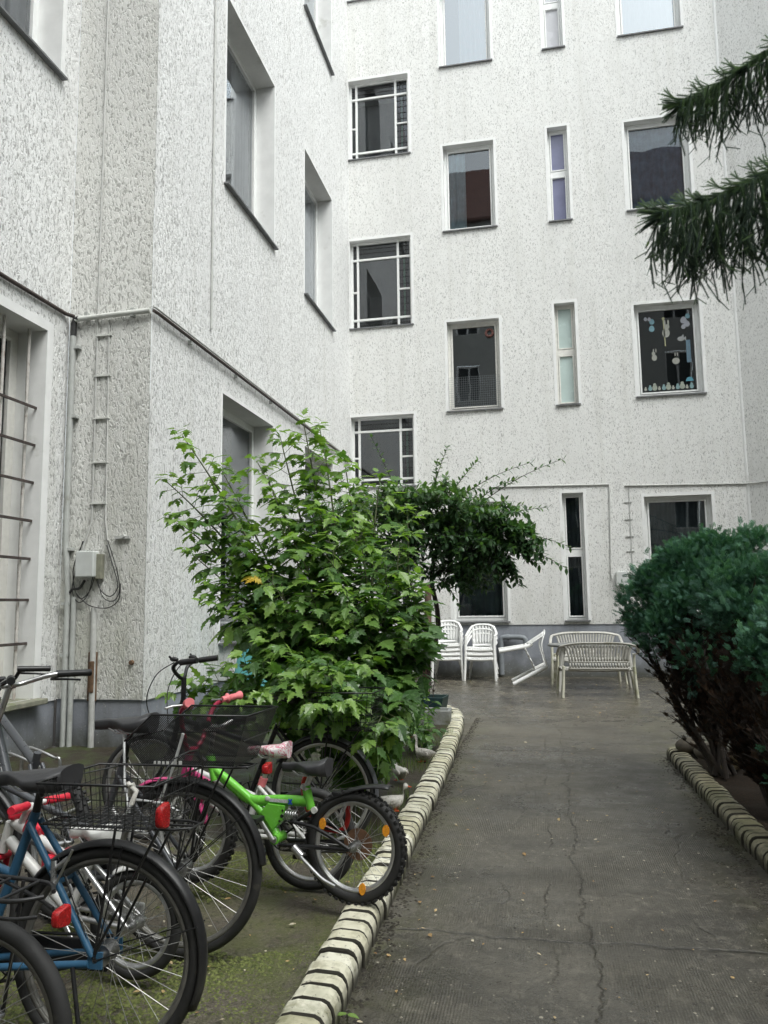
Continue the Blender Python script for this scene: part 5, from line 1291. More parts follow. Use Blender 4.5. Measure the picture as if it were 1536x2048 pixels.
# --- dark-leaved little tree with open crooked trunks
def dark_tree():
    random.seed(31)
    root = empty('small_tree'); tag(root, 'dark glossy evergreen little tree with crooked black trunks in front of the back wall', 'tree')
    Y0 = 11.6
    T = MB()
    forks = []
    def limb(pts, r0, r1):
        p = loop_pts(pts, 22); T.tube(p, [r0 + (r1 - r0) * i / (len(p) - 1) for i in range(len(p))], 8); return p
    b0 = (-2.15, 11.2, .08)
    limb([b0, (-2.05, 11.3, .45), (-1.78, 11.45, .72), (-1.56, 11.6, 1.0), (-1.54, 11.6, 1.4), (-1.62, 11.6, 1.9), (-1.5, 11.6, 2.4)], .055, .03)
    limb([b0, (-2.3, 11.4, .7), (-2.25, 11.5, 1.2), (-2.1, 11.6, 1.8), (-2.0, 11.6, 2.5)], .045, .022)
    limb([(-2.05, 11.3, .45), (-2.2, 11.35, .8), (-1.95, 11.4, 1.05), (-1.85, 11.5, 1.4), (-1.95, 11.5, 1.9)], .032, .018)
    limb([b0, (-2.6, 11.4, .8), (-2.7, 11.5, 1.5), (-2.6, 11.6, 2.3)], .04, .018)
    limb([(-2.3, 11.4, .7), (-1.95, 11.3, 1.0), (-1.8, 11.35, 1.15), (-1.78, 11.4, 1.5)], .022, .014)
    L = []; S = []
    # crown: branchlets from an inner hub toward an uneven shell
    blobs = [(-1.55, 11.5, 2.55, .85, .8, .62), (-.85, 11.4, 2.45, .80, .75, .60), (-2.35, 11.6, 2.75, .75, .8, .65), (-.35, 11.3, 2.25, .62, .6, .50), (-1.2, 11.3, 3.0, .75, .7, .42), (-.45, 11.3, 2.75, .55, .6, .35), (-2.9, 11.7, 2.6, .6, .7, .6), (-2.0, 11.4, 3.05, .7, .6, .35), (-1.0, 11.5, 1.95, .7, .6, .35), (-2.0, 11.3, 2.05, .55, .6, .4), (-.05, 11.2, 2.45, .36, .4, .32)]
    for bx_, by, bz, rx, ry, rz in blobs:
        bx_ -= .16
        c = Vector((bx_, by, bz)); nb = int(92 * rx * rz / .4)
        for k in range(nb):
            d = Vector((random.gauss(0, 1), random.gauss(-.25, 1), random.gauss(0.1, 1))).normalized()
            rr = random.uniform(.55, 1.08)
            tip = c + Vector((d.x * rx, d.y * ry, d.z * rz)) * rr
            st = c + Vector((d.x * rx, d.y * ry, d.z * rz)) * rr * random.uniform(.2, .5)
            pts = branch_pts(st, tip + Vector((0, 0, -.05)), .15, 6, .03)
            T.tube(pts, [.006 * (1 - .7 * i / 6) for i in range(7)], 4, caps=False)
            for q in range(13):
                t = .15 + .85 * q / 12; j = min(5, int(t * 6)); p = pts[j].lerp(pts[j + 1], t * 6 - j)
                tan = (pts[j + 1] - pts[j]).normalized(); o1 = tan.orthogonal().normalized(); a = q * 2.4
                dd = tan * .5 + o1 * math.cos(a) + tan.cross(o1) * math.sin(a) + Vector((0, -.1, -.25))
                L.append(frame_matrix(p, dd, (random.gauss(0, .3), random.gauss(0, .3), 1), random.uniform(.08, .125)))
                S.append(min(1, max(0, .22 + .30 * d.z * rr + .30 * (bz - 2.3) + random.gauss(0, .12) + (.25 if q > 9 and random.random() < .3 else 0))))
    # long wispy shoots above the crown
    for a, b_ in (((-1.6, 11.4, 3.0), (-1.28, 11.3, 3.85)), ((-1.5, 11.4, 3.0), (-1.45, 11.3, 3.65)), ((-1.2, 11.3, 3.0), (-.05, 11.2, 3.52)), ((-.9, 11.3, 2.95), (-.30, 11.2, 3.28)), ((-.9, 11.3, 2.9), (.40, 11.2, 3.55)), ((-2.0, 11.4, 3.0), (-2.45, 11.2, 4.05)), ((-.6, 11.3, 2.7), (.15, 11.2, 2.85)), ((-.5, 11.3, 2.5), (.45, 11.1, 2.25)), ((-.4, 11.2, 2.3), (.38, 11.1, 1.95)), ((-1.3, 11.4, 3.1), (-.85, 11.3, 3.6)), ((-1.5, 11.4, 1.9), (-1.15, 11.2, 1.45)), ((-2.0, 11.3, 1.8), (-1.85, 11.2, 1.15)), ((-1.95, 11.3, 1.1), (-1.75, 11.1, .75))):
        pts = branch_pts(a, b_, .12, 12, .06); T.tube(pts, [.008 * (1 - .7 * i / 12) for i in range(13)], 5)
        for q in range(30):
            t = .1 + .9 * q / 29; j = min(11, int(t * 12)); p = pts[j].lerp(pts[j + 1], t * 12 - j); tan = (pts[j + 1] - pts[j]).normalized()
            o1 = tan.orthogonal().normalized(); aa = q * 2.4
            L.append(frame_matrix(p, tan * .7 + o1 * math.cos(aa) + tan.cross(o1) * math.sin(aa), (0, 0, 1), random.uniform(.06, .10))); S.append(min(1, max(0, random.gauss(.5, .2))))
    T.build('trunk', M['bark_dark'], root)
    blob_mesh('crown', SV, SF, L, S, M['dark_leaf'], root)
dark_tree()

# --- conifer hedge on the right
def spray_template():
    """flat feathery fan of scale leaves, about 1 long"""
    v = []; f = []
    def blade(a, b_, w):
        a, b_ = Vector(a), Vector(b_); d = (b_ - a).normalized(); n = Vector((-d.y, d.x, 0))
        m_ = a.lerp(b_, .55); o = len(v)
        v.extend([tuple(a), tuple(m_ + n * w + Vector((0, 0, .012))), tuple(b_), tuple(m_ - n * w + Vector((0, 0, .012)))]); f.append([o, o + 1, o + 2, o + 3])
    rr = random.Random(3)
    blade((0, 0, 0), (1, 0, -.05), .035)
    for i in range(6):
        x = .12 + .14 * i; ln = .42 * (1 - .55 * x)
        for s in (-1, 1):
            a = (x, 0, -.03 * x); ang = rr.uniform(.55, .8); tip = (x + ln * math.cos(ang), s * ln * math.sin(ang), rr.uniform(-.05, .09))
            blade(a, tip, .035)
            for k in (.45, .75):
                p = tuple(Vector(a).lerp(Vector(tip), k)); l2 = ln * .42
                for s2 in (-1, 1):
                    an2 = ang * s + s2 * .7; blade(p, (p[0] + l2 * math.cos(an2), p[1] + l2 * math.sin(an2), p[2] + rr.uniform(-.03, .06)), .032)
    return v, f
FV, FF = spray_template()
def hedge_bush(label, base, stems, tufts, seed, size=.062, dead=400, inner=()):
    random.seed(seed)
    root = empty('conifer_bush'); tag(root, label, 'hedge bush', 'conifers along the right kerb')
    T = MB(); base = Vector(base)
    L = []; S = []; D = []; DS = []
    for tp in stems:
        b0 = base + Vector((random.uniform(-.10, .10), random.uniform(-.12, .12), 0))
        pts = branch_pts(b0, tp, .02, 10, .06)
        T.tube(pts, [.022 * (1 - .75 * i / 10) for i in range(11)], 6)
        for k in range(26):                              # bare brown twigs
            t = random.uniform(.2, .95); j = min(9, int(t * 10)); p = pts[j].lerp(pts[j + 1], t * 10 - j); tan = (pts[j + 1] - pts[j]).normalized()
            d = tan + Vector((random.gauss(0, .35), random.gauss(0, .35), random.gauss(.05, .2)))
            q = p + d.normalized() * random.uniform(.12, .38)
            tw = branch_pts(p, q, .05, 4, .02); T.tube(tw, [.0055, .005, .0042, .0035, .0025], 4, caps=False)
            for h in range(dead // 55 + 1):
                D.append(frame_matrix(tw[random.randint(0, 3)], d + Vector((random.gauss(0, .4), random.gauss(0, .4), random.gauss(0, .4))), (random.gauss(0, 1), random.gauss(0, 1), 1), random.uniform(.03, .06))); DS.append(random.random())
    for (cx, cy, cz, rx, ry, rz, out) in tufts:          # clumps of fan sprays pointing outward and up
        c = Vector((cx, cy, cz)); n = int(230 * (rx * ry * rz) ** (2 / 3) / .04)
        for sub in range(max(8, n // 7)):
            d = Vector((random.gauss(out[0], .8), random.gauss(out[1], .8), random.gauss(out[2], .7))).normalized()
            rr = random.uniform(.62, 1.12); hub = c + Vector((d.x * rx, d.y * ry, d.z * rz)) * rr
            tone = min(1, max(0, .30 + .32 * d.z + .18 * (rr - .8) + random.gauss(0, .09)))  # sprays facing up get lighter: light on the hedge top in their colour
            axis = (d + Vector((0, 0, .55))).normalized()
            for q in range(16):
                dd = axis + Vector((random.gauss(0, .55), random.gauss(0, .55), random.gauss(0, .45)))
                p = hub + Vector((random.gauss(0, .035), random.gauss(0, .035), random.gauss(0, .035)))
                L.append(frame_matrix(p, dd, (random.gauss(0, 1), random.gauss(0, 1), random.gauss(0, 1)), size * random.uniform(.7, 1.3))); S.append(min(1, max(0, tone + random.gauss(0, .07))))
    for cx, cy, cz, rx, ry, rz, n in inner:               # brown dead sprays filling the shaded middle
        for k in range(n):
            d = Vector((random.gauss(0, 1), random.gauss(0, 1), random.gauss(0, 1))).normalized() * random.random() ** .4
            p = Vector((cx + d.x * rx + .28 * (cz - (cz + d.z * rz)), cy + d.y * ry, cz + d.z * rz))
            D.append(frame_matrix(p, (-.45 + random.gauss(0, .4), random.gauss(0, .4), .9 + random.gauss(0, .3)), (random.gauss(0, 1), random.gauss(0, 1), .3), random.uniform(.06, .12))); DS.append(random.random() ** 1.6)
    T.build('branch', M['bark_dark'], root)
    blob_mesh('dead_twig', FV, FF, D, DS, M['conifer_dead'], root)
    blob_mesh('crown', FV, FF, L, S, M['conifer'], root)
    return root
OUT = (-.5, -.6, .5)
hedge_bush('far conifer bush leaning over the path beside the white benches, brown inside', (1.42, 6.9, .08),
    [(.82, 7.3, 1.25), (.95, 7.2, 1.55), (1.15, 7.3, 1.75), (1.4, 7.3, 1.85), (1.7, 7.3, 1.8), (.9, 7.1, 1.0), (1.05, 7.0, .8), (1.2, 7.1, 1.4), (1.0, 6.9, 1.2), (1.5, 7.0, 1.5), (1.12, 7.2, .55), (1.9, 7.3, 1.6)],
    [(.92, 7.25, 1.42, .20, .25, .26, OUT), (1.08, 7.2, 1.62, .22, .25, .22, OUT), (1.30, 7.2, 1.80, .24, .25, .20, OUT), (1.55, 7.2, 1.88, .25, .25, .20, OUT), (1.85, 7.2, 1.9, .25, .25, .2, OUT), (1.0, 6.95, 1.20, .17, .2, .24, OUT), (1.22, 6.9, 1.42, .22, .22, .24, OUT), (1.45, 6.9, 1.6, .25, .22, .22, OUT), (1.75, 6.9, 1.65, .25, .22, .22, OUT), (1.22, 6.75, 1.02, .13, .14, .18, OUT), (.97, 7.2, 1.22, .18, .2, .2, OUT), (1.12, 7.05, 1.30, .2, .2, .2, OUT), (1.35, 7.0, 1.62, .25, .22, .2, OUT), (1.6, 7.0, 1.75, .25, .22, .2, OUT), (1.5, 6.75, 1.3, .18, .18, .18, OUT)], 41, inner=[(1.28, 7.0, .95, .24, .3, .50, 1700), (1.7, 7.0, 1.1, .35, .3, .6, 1500)])
hedge_bush('middle conifer bush with bare brown branches showing under its green top', (1.55, 5.7, .08),
    [(1.05, 5.9, 1.05), (1.2, 5.8, 1.25), (1.35, 5.7, 1.45), (1.55, 5.7, 1.5), (1.8, 5.7, 1.45), (1.15, 5.6, .85), (1.2, 5.9, .65), (1.4, 5.6, 1.1), (1.3, 5.5, .75), (1.6, 5.5, 1.0), (1.25, 6.1, .9), (1.35, 5.6, .5), (1.5, 5.4, .8)],
    [(1.32, 5.9, 1.50, .20, .22, .18, OUT), (1.55, 5.85, 1.58, .22, .22, .17, OUT), (1.8, 5.8, 1.6, .22, .22, .18, OUT), (1.62, 5.6, 1.38, .22, .2, .2, OUT), (1.40, 5.75, 1.36, .2, .2, .2, OUT), (1.5, 5.6, 1.22, .17, .17, .16, OUT), (1.7, 5.5, 1.25, .2, .18, .18, OUT)], 42, dead=900, inner=[(1.48, 5.7, .80, .22, .28, .48, 1700), (1.85, 5.6, .9, .3, .3, .6, 1200)])
hedge_bush('nearest conifer bush, blue-green tufts cut by the right edge of the picture', (1.62, 4.75, .08),
    [(1.22, 5.0, .95), (1.3, 4.9, 1.15), (1.45, 4.9, 1.35), (1.65, 4.8, 1.4), (1.3, 4.7, .7), (1.35, 4.6, .5), (1.5, 4.6, .9), (1.4, 5.0, .8), (1.5, 4.9, .6), (1.3, 5.2, .6)],
    [(1.30, 5.0, 1.12, .16, .2, .17, OUT), (1.42, 4.95, 1.32, .18, .2, .17, OUT), (1.6, 4.9, 1.42, .2, .2, .15, OUT), (1.42, 4.8, 1.05, .18, .18, .17, OUT), (1.36, 4.75, .66, .10, .13, .14, OUT), (1.48, 4.6, .62, .12, .14, .16, OUT), (1.33, 4.7, .48, .07, .1, .08, OUT)], 43, dead=700, inner=[(1.60, 4.8, .70, .18, .25, .45, 1300)])

# --- spruce on the right, two long drooping branches reach into the picture
def spruce():
    random.seed(51)
    root = empty('spruce_tree'); tag(root, 'tall spruce at the right edge with drooping dark needled branches', 'tree')
    v = []; f = []; rr = random.Random(4)
    for k in range(150):                                  # twig template, 1 long along x, needles all round
        x = k / 150; a = k * 2.4; ln = .135 * (1 - .25 * x) * rr.uniform(.8, 1.2); c, s = math.cos(a), math.sin(a); o = len(v)
        d = Vector((.8, c, s)).normalized() * ln; w = Vector((0, -s, c)) * .012
        p = Vector((x, 0, 0)); v.extend([tuple(p + w), tuple(p - w), tuple(p + d)]); f.append([o, o + 1, o + 2])
    for k in range(3):
        a = k * 2.09; b_ = a + 2.09; o = len(v)
        v.extend([(0, .012 * math.cos(a), .012 * math.sin(a)), (0, .012 * math.cos(b_), .012 * math.sin(b_)), (1, .006 * math.cos(b_), .006 * math.sin(b_)), (1, .006 * math.cos(a), .006 * math.sin(a))]); f.append([o, o + 1, o + 2, o + 3])
    T = MB(); L = []; S = []
    tx, ty = 3.1, 5.0
    T.tube([(tx, ty, 0), (tx + .05, ty, 4), (tx, ty, 9), (tx, ty, 12)], [.19, .15, .09, .02], 12)
    def bough(pts, hang, n, spread=.13, dens=1.0, l0=.2):
        P_ = loop_pts(pts, 40); T.tube(P_, [.022 * (1 - .8 * i / (len(P_) - 1)) + .003 for i in range(len(P_))], 6)
        m_ = len(P_) - 1
        for q in range(n):
            t = (q + random.random()) / n; j = min(m_ - 1, int(t * m_)); p = P_[j].lerp(P_[j + 1], t * m_ - j); tan = (P_[j + 1] - P_[j]).normalized()
            side = tan.cross(Vector((0, 0, 1))).normalized()
            o = side * random.gauss(0, spread); p2 = p + o + Vector((0, 0, -abs(o.length) * .35))
            hl = hang(t) * random.uniform(.55, 1.15)
            # hanging curtains: chains of short twigs
            y = 0; cur = p2
            dirv = Vector((random.gauss(-.02, .16), random.gauss(0, .16), -1)) + tan * .10
            while y < hl:
                ln = random.uniform(.10, .17); L.append(frame_matrix(cur, dirv, (1, 0, 0), ln)); S.append(min(1, max(0, .35 - .25 * y / max(hl, .01) + random.gauss(0, .12))))
                cur = cur + dirv.normalized() * ln * .75; y += ln * .75
                if random.random() < .45:
                    sd = dirv.normalized() + Vector((random.gauss(0, .6), random.gauss(0, .6), random.uniform(.0, .5)))
                    L.append(frame_matrix(cur, sd, (1, 0, 0), random.uniform(.06, .11))); S.append(min(1, max(0, .5 + random.gauss(0, .15))))
                dirv = dirv + Vector((random.gauss(0, .20), random.gauss(0, .20), 0))
            L.append(frame_matrix(p, tan * .9 + side * random.choice((-1, 1)) * .5 + Vector((0, 0, random.uniform(-.5, .15))), (0, 0, 1), random.uniform(.10, .18))); S.append(random.uniform(.35, .7))
            if random.random() < .16:
                q0 = p; dd = tan * .8 + side * random.gauss(0, .6) + Vector((0, 0, random.uniform(.15, .6)))
                L.append(frame_matrix(q0, dd, (0, 0, 1), .16)); S.append(.75)
                for s in (-1, 1): L.append(frame_matrix(q0 + dd.normalized() * .09, dd + side * s * .7, (0, 0, 1), .09)); S.append(.8)
        e = P_[-1]; tan = (P_[-1] - P_[-3]).normalized(); side = tan.cross(Vector((0, 0, 1))).normalized()
        for s in (-.7, 0, .7): L.append(frame_matrix(e, tan + side * s + Vector((0, 0, .35 - abs(s) * .3)), (0, 0, 1), .13)); S.append(.8)
    bough([(3.1, 5.0, 4.15), (2.3, 4.95, 4.32), (1.75, 4.88, 4.22), (1.35, 4.82, 4.05), (1.05, 4.8, 3.93), (.80, 4.78, 3.88)], lambda t: .20 + .34 * math.sin(min(1, t * 1.05) * PI) ** .8 if t < .93 else .14, 430, .13)
    bough([(3.1, 5.0, 5.0), (2.4, 5.1, 5.30), (1.9, 5.15, 5.24), (1.55, 5.18, 5.10), (1.25, 5.2, 4.93), (1.04, 5.2, 4.87)], lambda t: .12 + .26 * math.sin(min(1, t * 1.1) * PI) if t < .95 else .12, 300, .10)
    bough([(3.1, 5.0, 4.4), (2.6, 4.6, 4.55), (2.0, 4.45, 4.45), (1.75, 4.4, 4.32)], lambda t: .35, 110, .12)
    for k in range(16):
        z = 3.3 + k * .52; a = k * 2.4 + 1.0; ln = max(.5, 2.1 - .13 * k)
        if math.cos(a) < -.35 and z < 7.5: a += PI
        dx, dy = math.cos(a), math.sin(a)
        bough([(tx, ty, z), (tx + dx * ln * .4, ty + dy * ln * .4, z + .12), (tx + dx * ln * .8, ty + dy * ln * .8, z - .08), (tx + dx * ln, ty + dy * ln, z - .2)], lambda t: .35, 42, .12)
    T.build('trunk', M['bark_dark'], root)
    blob_mesh('crown', v, f, L, S, M['needle'], root)
spruce()

# --- grass, weeds, moss cushions, fallen leaves
random.seed(61)
gv = [(-.012, 0, 0), (.012, 0, 0), (.010, .05, .55), (-.008, .05, .55), (0, .22, 1.0)]; gf = [[0, 1, 2, 3], [3, 2, 4]]
L = []; S = []
for k in range(5200):
    y = random.uniform(4.75, 8.6); x = random.uniform(-1.02, -2.4) if random.random() < .6 else random.uniform(-.99, -1.3)
    if ns.noise(Vector((x * 2.2, y * 2.2, 9))) < -.12: continue
    a = random.uniform(0, 2 * PI); tl = random.gauss(0, .45)
    m3 = Matrix.Rotation(a, 3, 'Z') @ Matrix.Rotation(tl, 3, 'X'); s = random.uniform(.035, .11)
    L.append([[m3[i][0] * s * 1.6, m3[i][1] * s, m3[i][2] * s, (x, y, .085)[i]] for i in range(3)]); S.append(random.random())
for k in range(900):
    y = random.uniform(2.6, 4.8); x = -.97 - abs(random.gauss(0, .12))
    a = random.uniform(0, 2 * PI); m3 = Matrix.Rotation(a, 3, 'Z') @ Matrix.Rotation(random.gauss(0, .6), 3, 'X'); s = random.uniform(.012, .03)
    L.append([[m3[i][0] * s * 1.6, m3[i][1] * s, m3[i][2] * s, (x, y, .05)[i]] for i in range(3)]); S.append(random.random())
o = blob_mesh('grass', gv, gf, L, S, M['grass_blade']); tag(o, 'short grass and weeds in the left bed along the brick edge', 'grass', kind='stuff')
# moss on the concrete between the bikes: tiny cushions
L = []; S = []
hv = [(1, 0, 0), (.5, .87, 0), (-.5, .87, 0), (-1, 0, 0), (-.5, -.87, 0), (.5, -.87, 0), (0, 0, .75)]; hf = [[i, (i + 1) % 6, 6] for i in range(6)]
for k in range(26000):
    y = random.uniform(2.2, 4.9); x = random.uniform(-2.3, -.96)
    if ns.noise(Vector((x * 1.5, y * 1.5, 4))) + .6 * ns.noise(Vector((x * 5, y * 5, 7))) < .04 - .35 * max(0, (x + 1.5)): continue
    s = random.uniform(.003, .010); L.append([[s, 0, 0, x], [0, s, 0, y], [0, 0, s * .9, .046]]); S.append(random.random())
o = blob_mesh('moss', hv, hf, L, S, leaf_mat('moss', (.045, .06, .014), (.085, .10, .022), (.15, .17, .05), .8, .0), smooth=True); tag(o, 'green moss growing on the concrete under the bicycles', 'moss', kind='stuff')
L = []; S = []
for k in range(330):
    r = random.random()
    if r < .62: x, y = random.uniform(-.72, 1.05), random.uniform(2.6, 12.5); z = .006
    elif r < .8: x, y = random.uniform(-.75, -.55), random.uniform(2.6, 9); z = .006
    else: x, y = random.uniform(-1.7, 1.6), random.uniform(11.5, 15.5); z = .006
    a = random.uniform(0, 2 * PI); s = random.uniform(.008, .026) if random.random() < .93 else random.uniform(.035, .055)
    L.append(frame_matrix((x, y, z + .004), (math.cos(a), math.sin(a), random.uniform(-.1, .2)), (random.gauss(0, .2), random.gauss(0, .2), 1), s)); S.append(random.random())
for k in range(60):
    x, y = random.uniform(-2.0, -.98), random.uniform(2.4, 4.4); a = random.uniform(0, 2 * PI)
    L.append(frame_matrix((x, y, .062), (math.cos(a), math.sin(a), .1), (random.gauss(0, .2), random.gauss(0, .2), 1), random.uniform(.012, .035))); S.append(random.random())
o = blob_mesh('fallen_leaves', SV, SF, L, S, M['litter']); tag(o, 'small fallen leaves and bits scattered on the wet path', 'fallen leaves', kind='stuff')
L = []; S = []
for k in range(2600):
    y = random.uniform(2.4, 10.4)
    kx = -.79 if y < 5 else -.83 if y < 7 else -.9
    side = random.random() < .65
    x = kx + abs(random.gauss(0, .045)) if side else 1.12 - abs(random.gauss(0, .06))
    if not side and y > 8: continue
    s = random.uniform(.003, .011); L.append([[s, 0, 0, x], [0, s, 0, y], [0, 0, s * .7, .0]]); S.append(random.random() * .6)
o = blob_mesh('dirt', hv, hf, L, S, leaf_mat('kerb_dirt', (.014, .012, .009), (.03, .025, .017), (.05, .06, .02), .9, 0)); tag(o, 'dark dirt crumbs gathered at the foot of both brick kerbs', 'dirt', kind='stuff')
L = []; S = []
random.seed(77)
for k in range(5200):
    x, y = random.uniform(-.74, 1.12), 2.4 + 8.5 * random.random() ** 1.5
    if ns.noise(Vector((x * 2.1, y * 1.3, 3))) < random.uniform(-.35, .3): continue
    s = random.uniform(.0018, .0055) if random.random() < .93 else random.uniform(.006, .010)
    L.append([[s, 0, 0, x], [0, s, 0, y], [0, 0, s * .6, .0]]); S.append(random.random() if random.random() < .75 else 1.0)
o = blob_mesh('dirt', hv, hf, L, S, leaf_mat('path_crumbs', (.012, .011, .010), (.05, .045, .035), (.28, .26, .21), .8, 0)); tag(o, 'tiny crumbs of dirt and grit scattered over the wet path', 'grit', kind='stuff')
L = []; S = []
for d_ in ((-1, -.2, .1), (1, -.3, .1)): L.append(frame_matrix((-.735, 2.86, .045), d_, (0, 0, 1), .05)); S.append(.85)
b = MB(); b.tube([(-.735, 2.86, 0), (-.735, 2.86, .045)], .002, 5); o = b.build('seedling', M['stem_green']); tag(o, 'tiny green seedling with two leaves at the foot of the left kerb', 'seedling'); blob_mesh('leaf', SV, SF, L, S, M['maple_leaf'], o)
# dry weed in the planter
b = MB()
random.seed(8); L = []; S = []
for k in range(9):
    x0 = random.uniform(-1.85, -1.35); a = (x0, 9.95, .30); e_ = (x0 + random.uniform(-.15, .25), 9.9 + random.uniform(-.1, .1), random.uniform(.55, .86)); pts = branch_pts(a, e_, .1, 6, .03); b.tube(pts, .004, 4)
    for q in range(9):
        p = pts[random.randint(2, 6)]; L.append(frame_matrix(p, (random.gauss(0, 1), random.gauss(0, 1), random.gauss(-.3, .5)), (0, 0, 1), random.uniform(.03, .06))); S.append(random.random())
o = b.build('dry_weed', M['bark_dark']); tag(o, 'thin dried weeds with dark seed heads standing in the dark green planter', 'weeds'); blob_mesh('foliage', SV, SF, L, S, M['conifer_dead'], o)

# ================================================================== FURNITURE AND SMALL THINGS
M['chair_plastic'] = simple('white_garden_plastic', (.80, .805, .795), .38, var=.05, nscale=8, dirt=((.52, .51, .46), .62))
M['bench_plastic'] = simple('grimy_white_garden_plastic', (.50, .49, .455), .5, var=.12, nscale=7, dirt=((.24, .235, .16), .54))
M['bench_leg'] = simple('mossy_white_plastic', (.56, .55, .46), .55, var=.15, nscale=9, dirt=((.30, .31, .17), .52))
M['table_top'] = simple('dull_grey_table_plastic', (.20, .205, .20), .5, var=.15, nscale=6, dirt=((.1, .1, .085), .55))
def garden_chair_parts(root, W=.50, bench=False, pl='chair_plastic', leg='chair_plastic', nsl=7, tilt=.0):
    """moulded garden seat. local: front toward -y, up z, centre at x=0"""
    hw = W / 2; zs = .44; D = .23; zt = .86
    # seat: rim plus slotted panel
    b = MB()
    n = nsl * 2 + 1 if not bench else nsl * 2 + 1
    def SP(u, v):                                         # u -1..1 across, v 0 front .. 1 back
        x = u * hw * (1 - .08 * v); y = -D + v * 2 * D * .96
        z = zs - .012 * v * 1.6 - .012 * math.cos(u * PI / 2) - (.03 * (1 - v / .12) ** 2 if v < .12 else 0)
        return (x, y, z)
    vs = [0, .04, .09, .2, .34, .36, .60, .62, .86, .88, 1]
    us = [-1 + 2 * i / n for i in range(n + 1)]
    P_ = [[SP(u, v) for u in us] for v in vs]
    for j in range(len(vs) - 1):
        for i in range(n):
            hole = (i % 2 == 1) and 1 <= i <= n - 2 and j in ((4 + 1, 7) if not bench else (5, 7)) and (bench or 2 < i < n - 3)
            if hole: continue
            b.add([P_[j][i], P_[j][i + 1], P_[j + 1][i + 1], P_[j + 1][i]], [(0, 1, 2, 3)], True)
    b.loft([[SP(u, 0) for u in np.linspace(-1, 1, 12)], [Vector(SP(u, 0)) + Vector((0, .004, -.045)) for u in np.linspace(-1, 1, 12)]], cap=False, closed=False)
    b.build('seat', M[pl], root, solid=.012)
    # back: fanned slats inside an arch
    b = MB()
    lean = .20
    def BPt(u, t):                                        # u -1..1, t 0 bottom .. 1 top
        fan = .80 + .20 * t
        arch = 1 - (.13 if not bench else .16) * abs(u) ** (3.0 if not bench else 4) * t
        z = zs - .01 + (zt - zs) * t * arch
        x = u * hw * (.86 * fan if not bench else .84 + .16 * t * t)
        y = D * .95 + lean * (z - zs) + .05 * (1 - u * u) * (.3 if bench else 1) * 1
        return Vector((x, y, z))
    for i in range(nsl):
        u = -.86 + 1.72 * i / (nsl - 1) if nsl > 1 else 0; wd = .72 * (1.72 / (nsl - 1)) / 2
        l = [BPt(u - wd, t) for t in np.linspace(.10 if not bench else .30, .93, 8)]; r = [BPt(u + wd, t) for t in np.linspace(.10 if not bench else .30, .93, 8)]
        b.loft([[p for p in l], [p for p in r]], cap=False, closed=False)
    if bench:
        for i in range(nsl):
            u = -.86 + 1.72 * i / (nsl - 1); wd = .66 * (1.72 / (nsl - 1)) / 2
            b.loft([[BPt(u - wd, t) for t in (.06, .14, .24)], [BPt(u + wd, t) for t in (.06, .14, .24)]], cap=False, closed=False)
        b.loft([[BPt(u, t) for u in np.linspace(-.92, .92, 20)] for t in (.235, .305)], cap=False, closed=False)
    b.loft([[BPt(u, t) for u in np.linspace(-.92, .92, 20)] for t in (-.02, .10 if not bench else .07)], cap=False, closed=False)
    b.build('backrest', M[pl], root, solid=.010)
    # arch that runs down into the arms
    b = MB()
    arch = [BPt(u, .96) for u in np.linspace(-1, 1, 17)]
    ax = hw * 1.05 if not bench else hw * 1.01
    zarm = .64
    left = [Vector((-ax, -D * .85, zarm - .01)), Vector((-ax * 1.02, -D * .2, zarm + .005)), Vector((-ax * 1.02, D * .65, zarm + .04))]
    right = [Vector((-p.x, p.y, p.z)) for p in left][::-1]
    arm = loop_pts(left + arch + right, 110)
    b.tube(arm, .021, 8, flat=(.55, 1.25), up=(0, 0, 1))
    b.build('arm', M[pl], root)
    for sx in (-1, 1):
        f = MB(); p = [Vector((sx * ax, -D * .85, zarm)), Vector((sx * ax * 1.0, -D * .93, zs)), Vector((sx * (ax + .02), -D * 1.10, .0))]
        f.tube(loop_pts(p, 10), [.024] * 3 + [.025] * 20 if False else .027, 8, flat=(.85, 1.3)); f.build('leg', M[leg], root)
        f = MB(); bk0 = BPt(sx * .93, .10); p = [BPt(sx * .95, .30), bk0 + Vector((sx * .01, .0, -.02)), Vector((sx * (ax + .0), D * 1.15 + .07, .0))] if not bench else [Vector((sx * hw * .90, D * 1.0, zs + .04)), Vector((sx * hw * .92, D * 1.02, zs * .5)), Vector((sx * hw * .95, D * 1.12, .0))]
        f.tube(loop_pts(p, 10), .0235 if not bench else .034, 8, flat=(.75, 1.3)); f.build('leg', M[leg], root)
proto = empty('garden_chair'); garden_chair_parts(proto)
first = True
def put_chair(loc, rot, label, group):
    global first
    o = proto if first else copy_tree(proto)
    first = False
    o.location = loc; o.rotation_euler = rot; tag(o, label, 'garden chair', group); o.scale = (1.07, 1.05, 1.07)
    return o
nm = ['bottom', 'second', 'third', 'top']
for k in range(4):
    put_chair((-1.87 - .004 * k, 15.55 + .012 * k, .085 * k), (0, 0, .06), ['bottom white plastic chair of the left stack beside the wooden post', 'second white plastic chair from below in the left stack', 'third white plastic chair from below in the left stack', 'topmost white plastic chair of the left stack, its slotted seat showing'][k], 'stacked white garden chairs')
for k in range(3):
    put_chair((-1.205 + .004 * k, 15.50 + .012 * k, .09 * k), (0, 0, -.03), ['bottom white plastic chair of the right stack beside the drain pipe', 'middle white plastic chair of the right stack', 'top white plastic chair of the right stack in front of the dark window'][k], 'stacked white garden chairs')
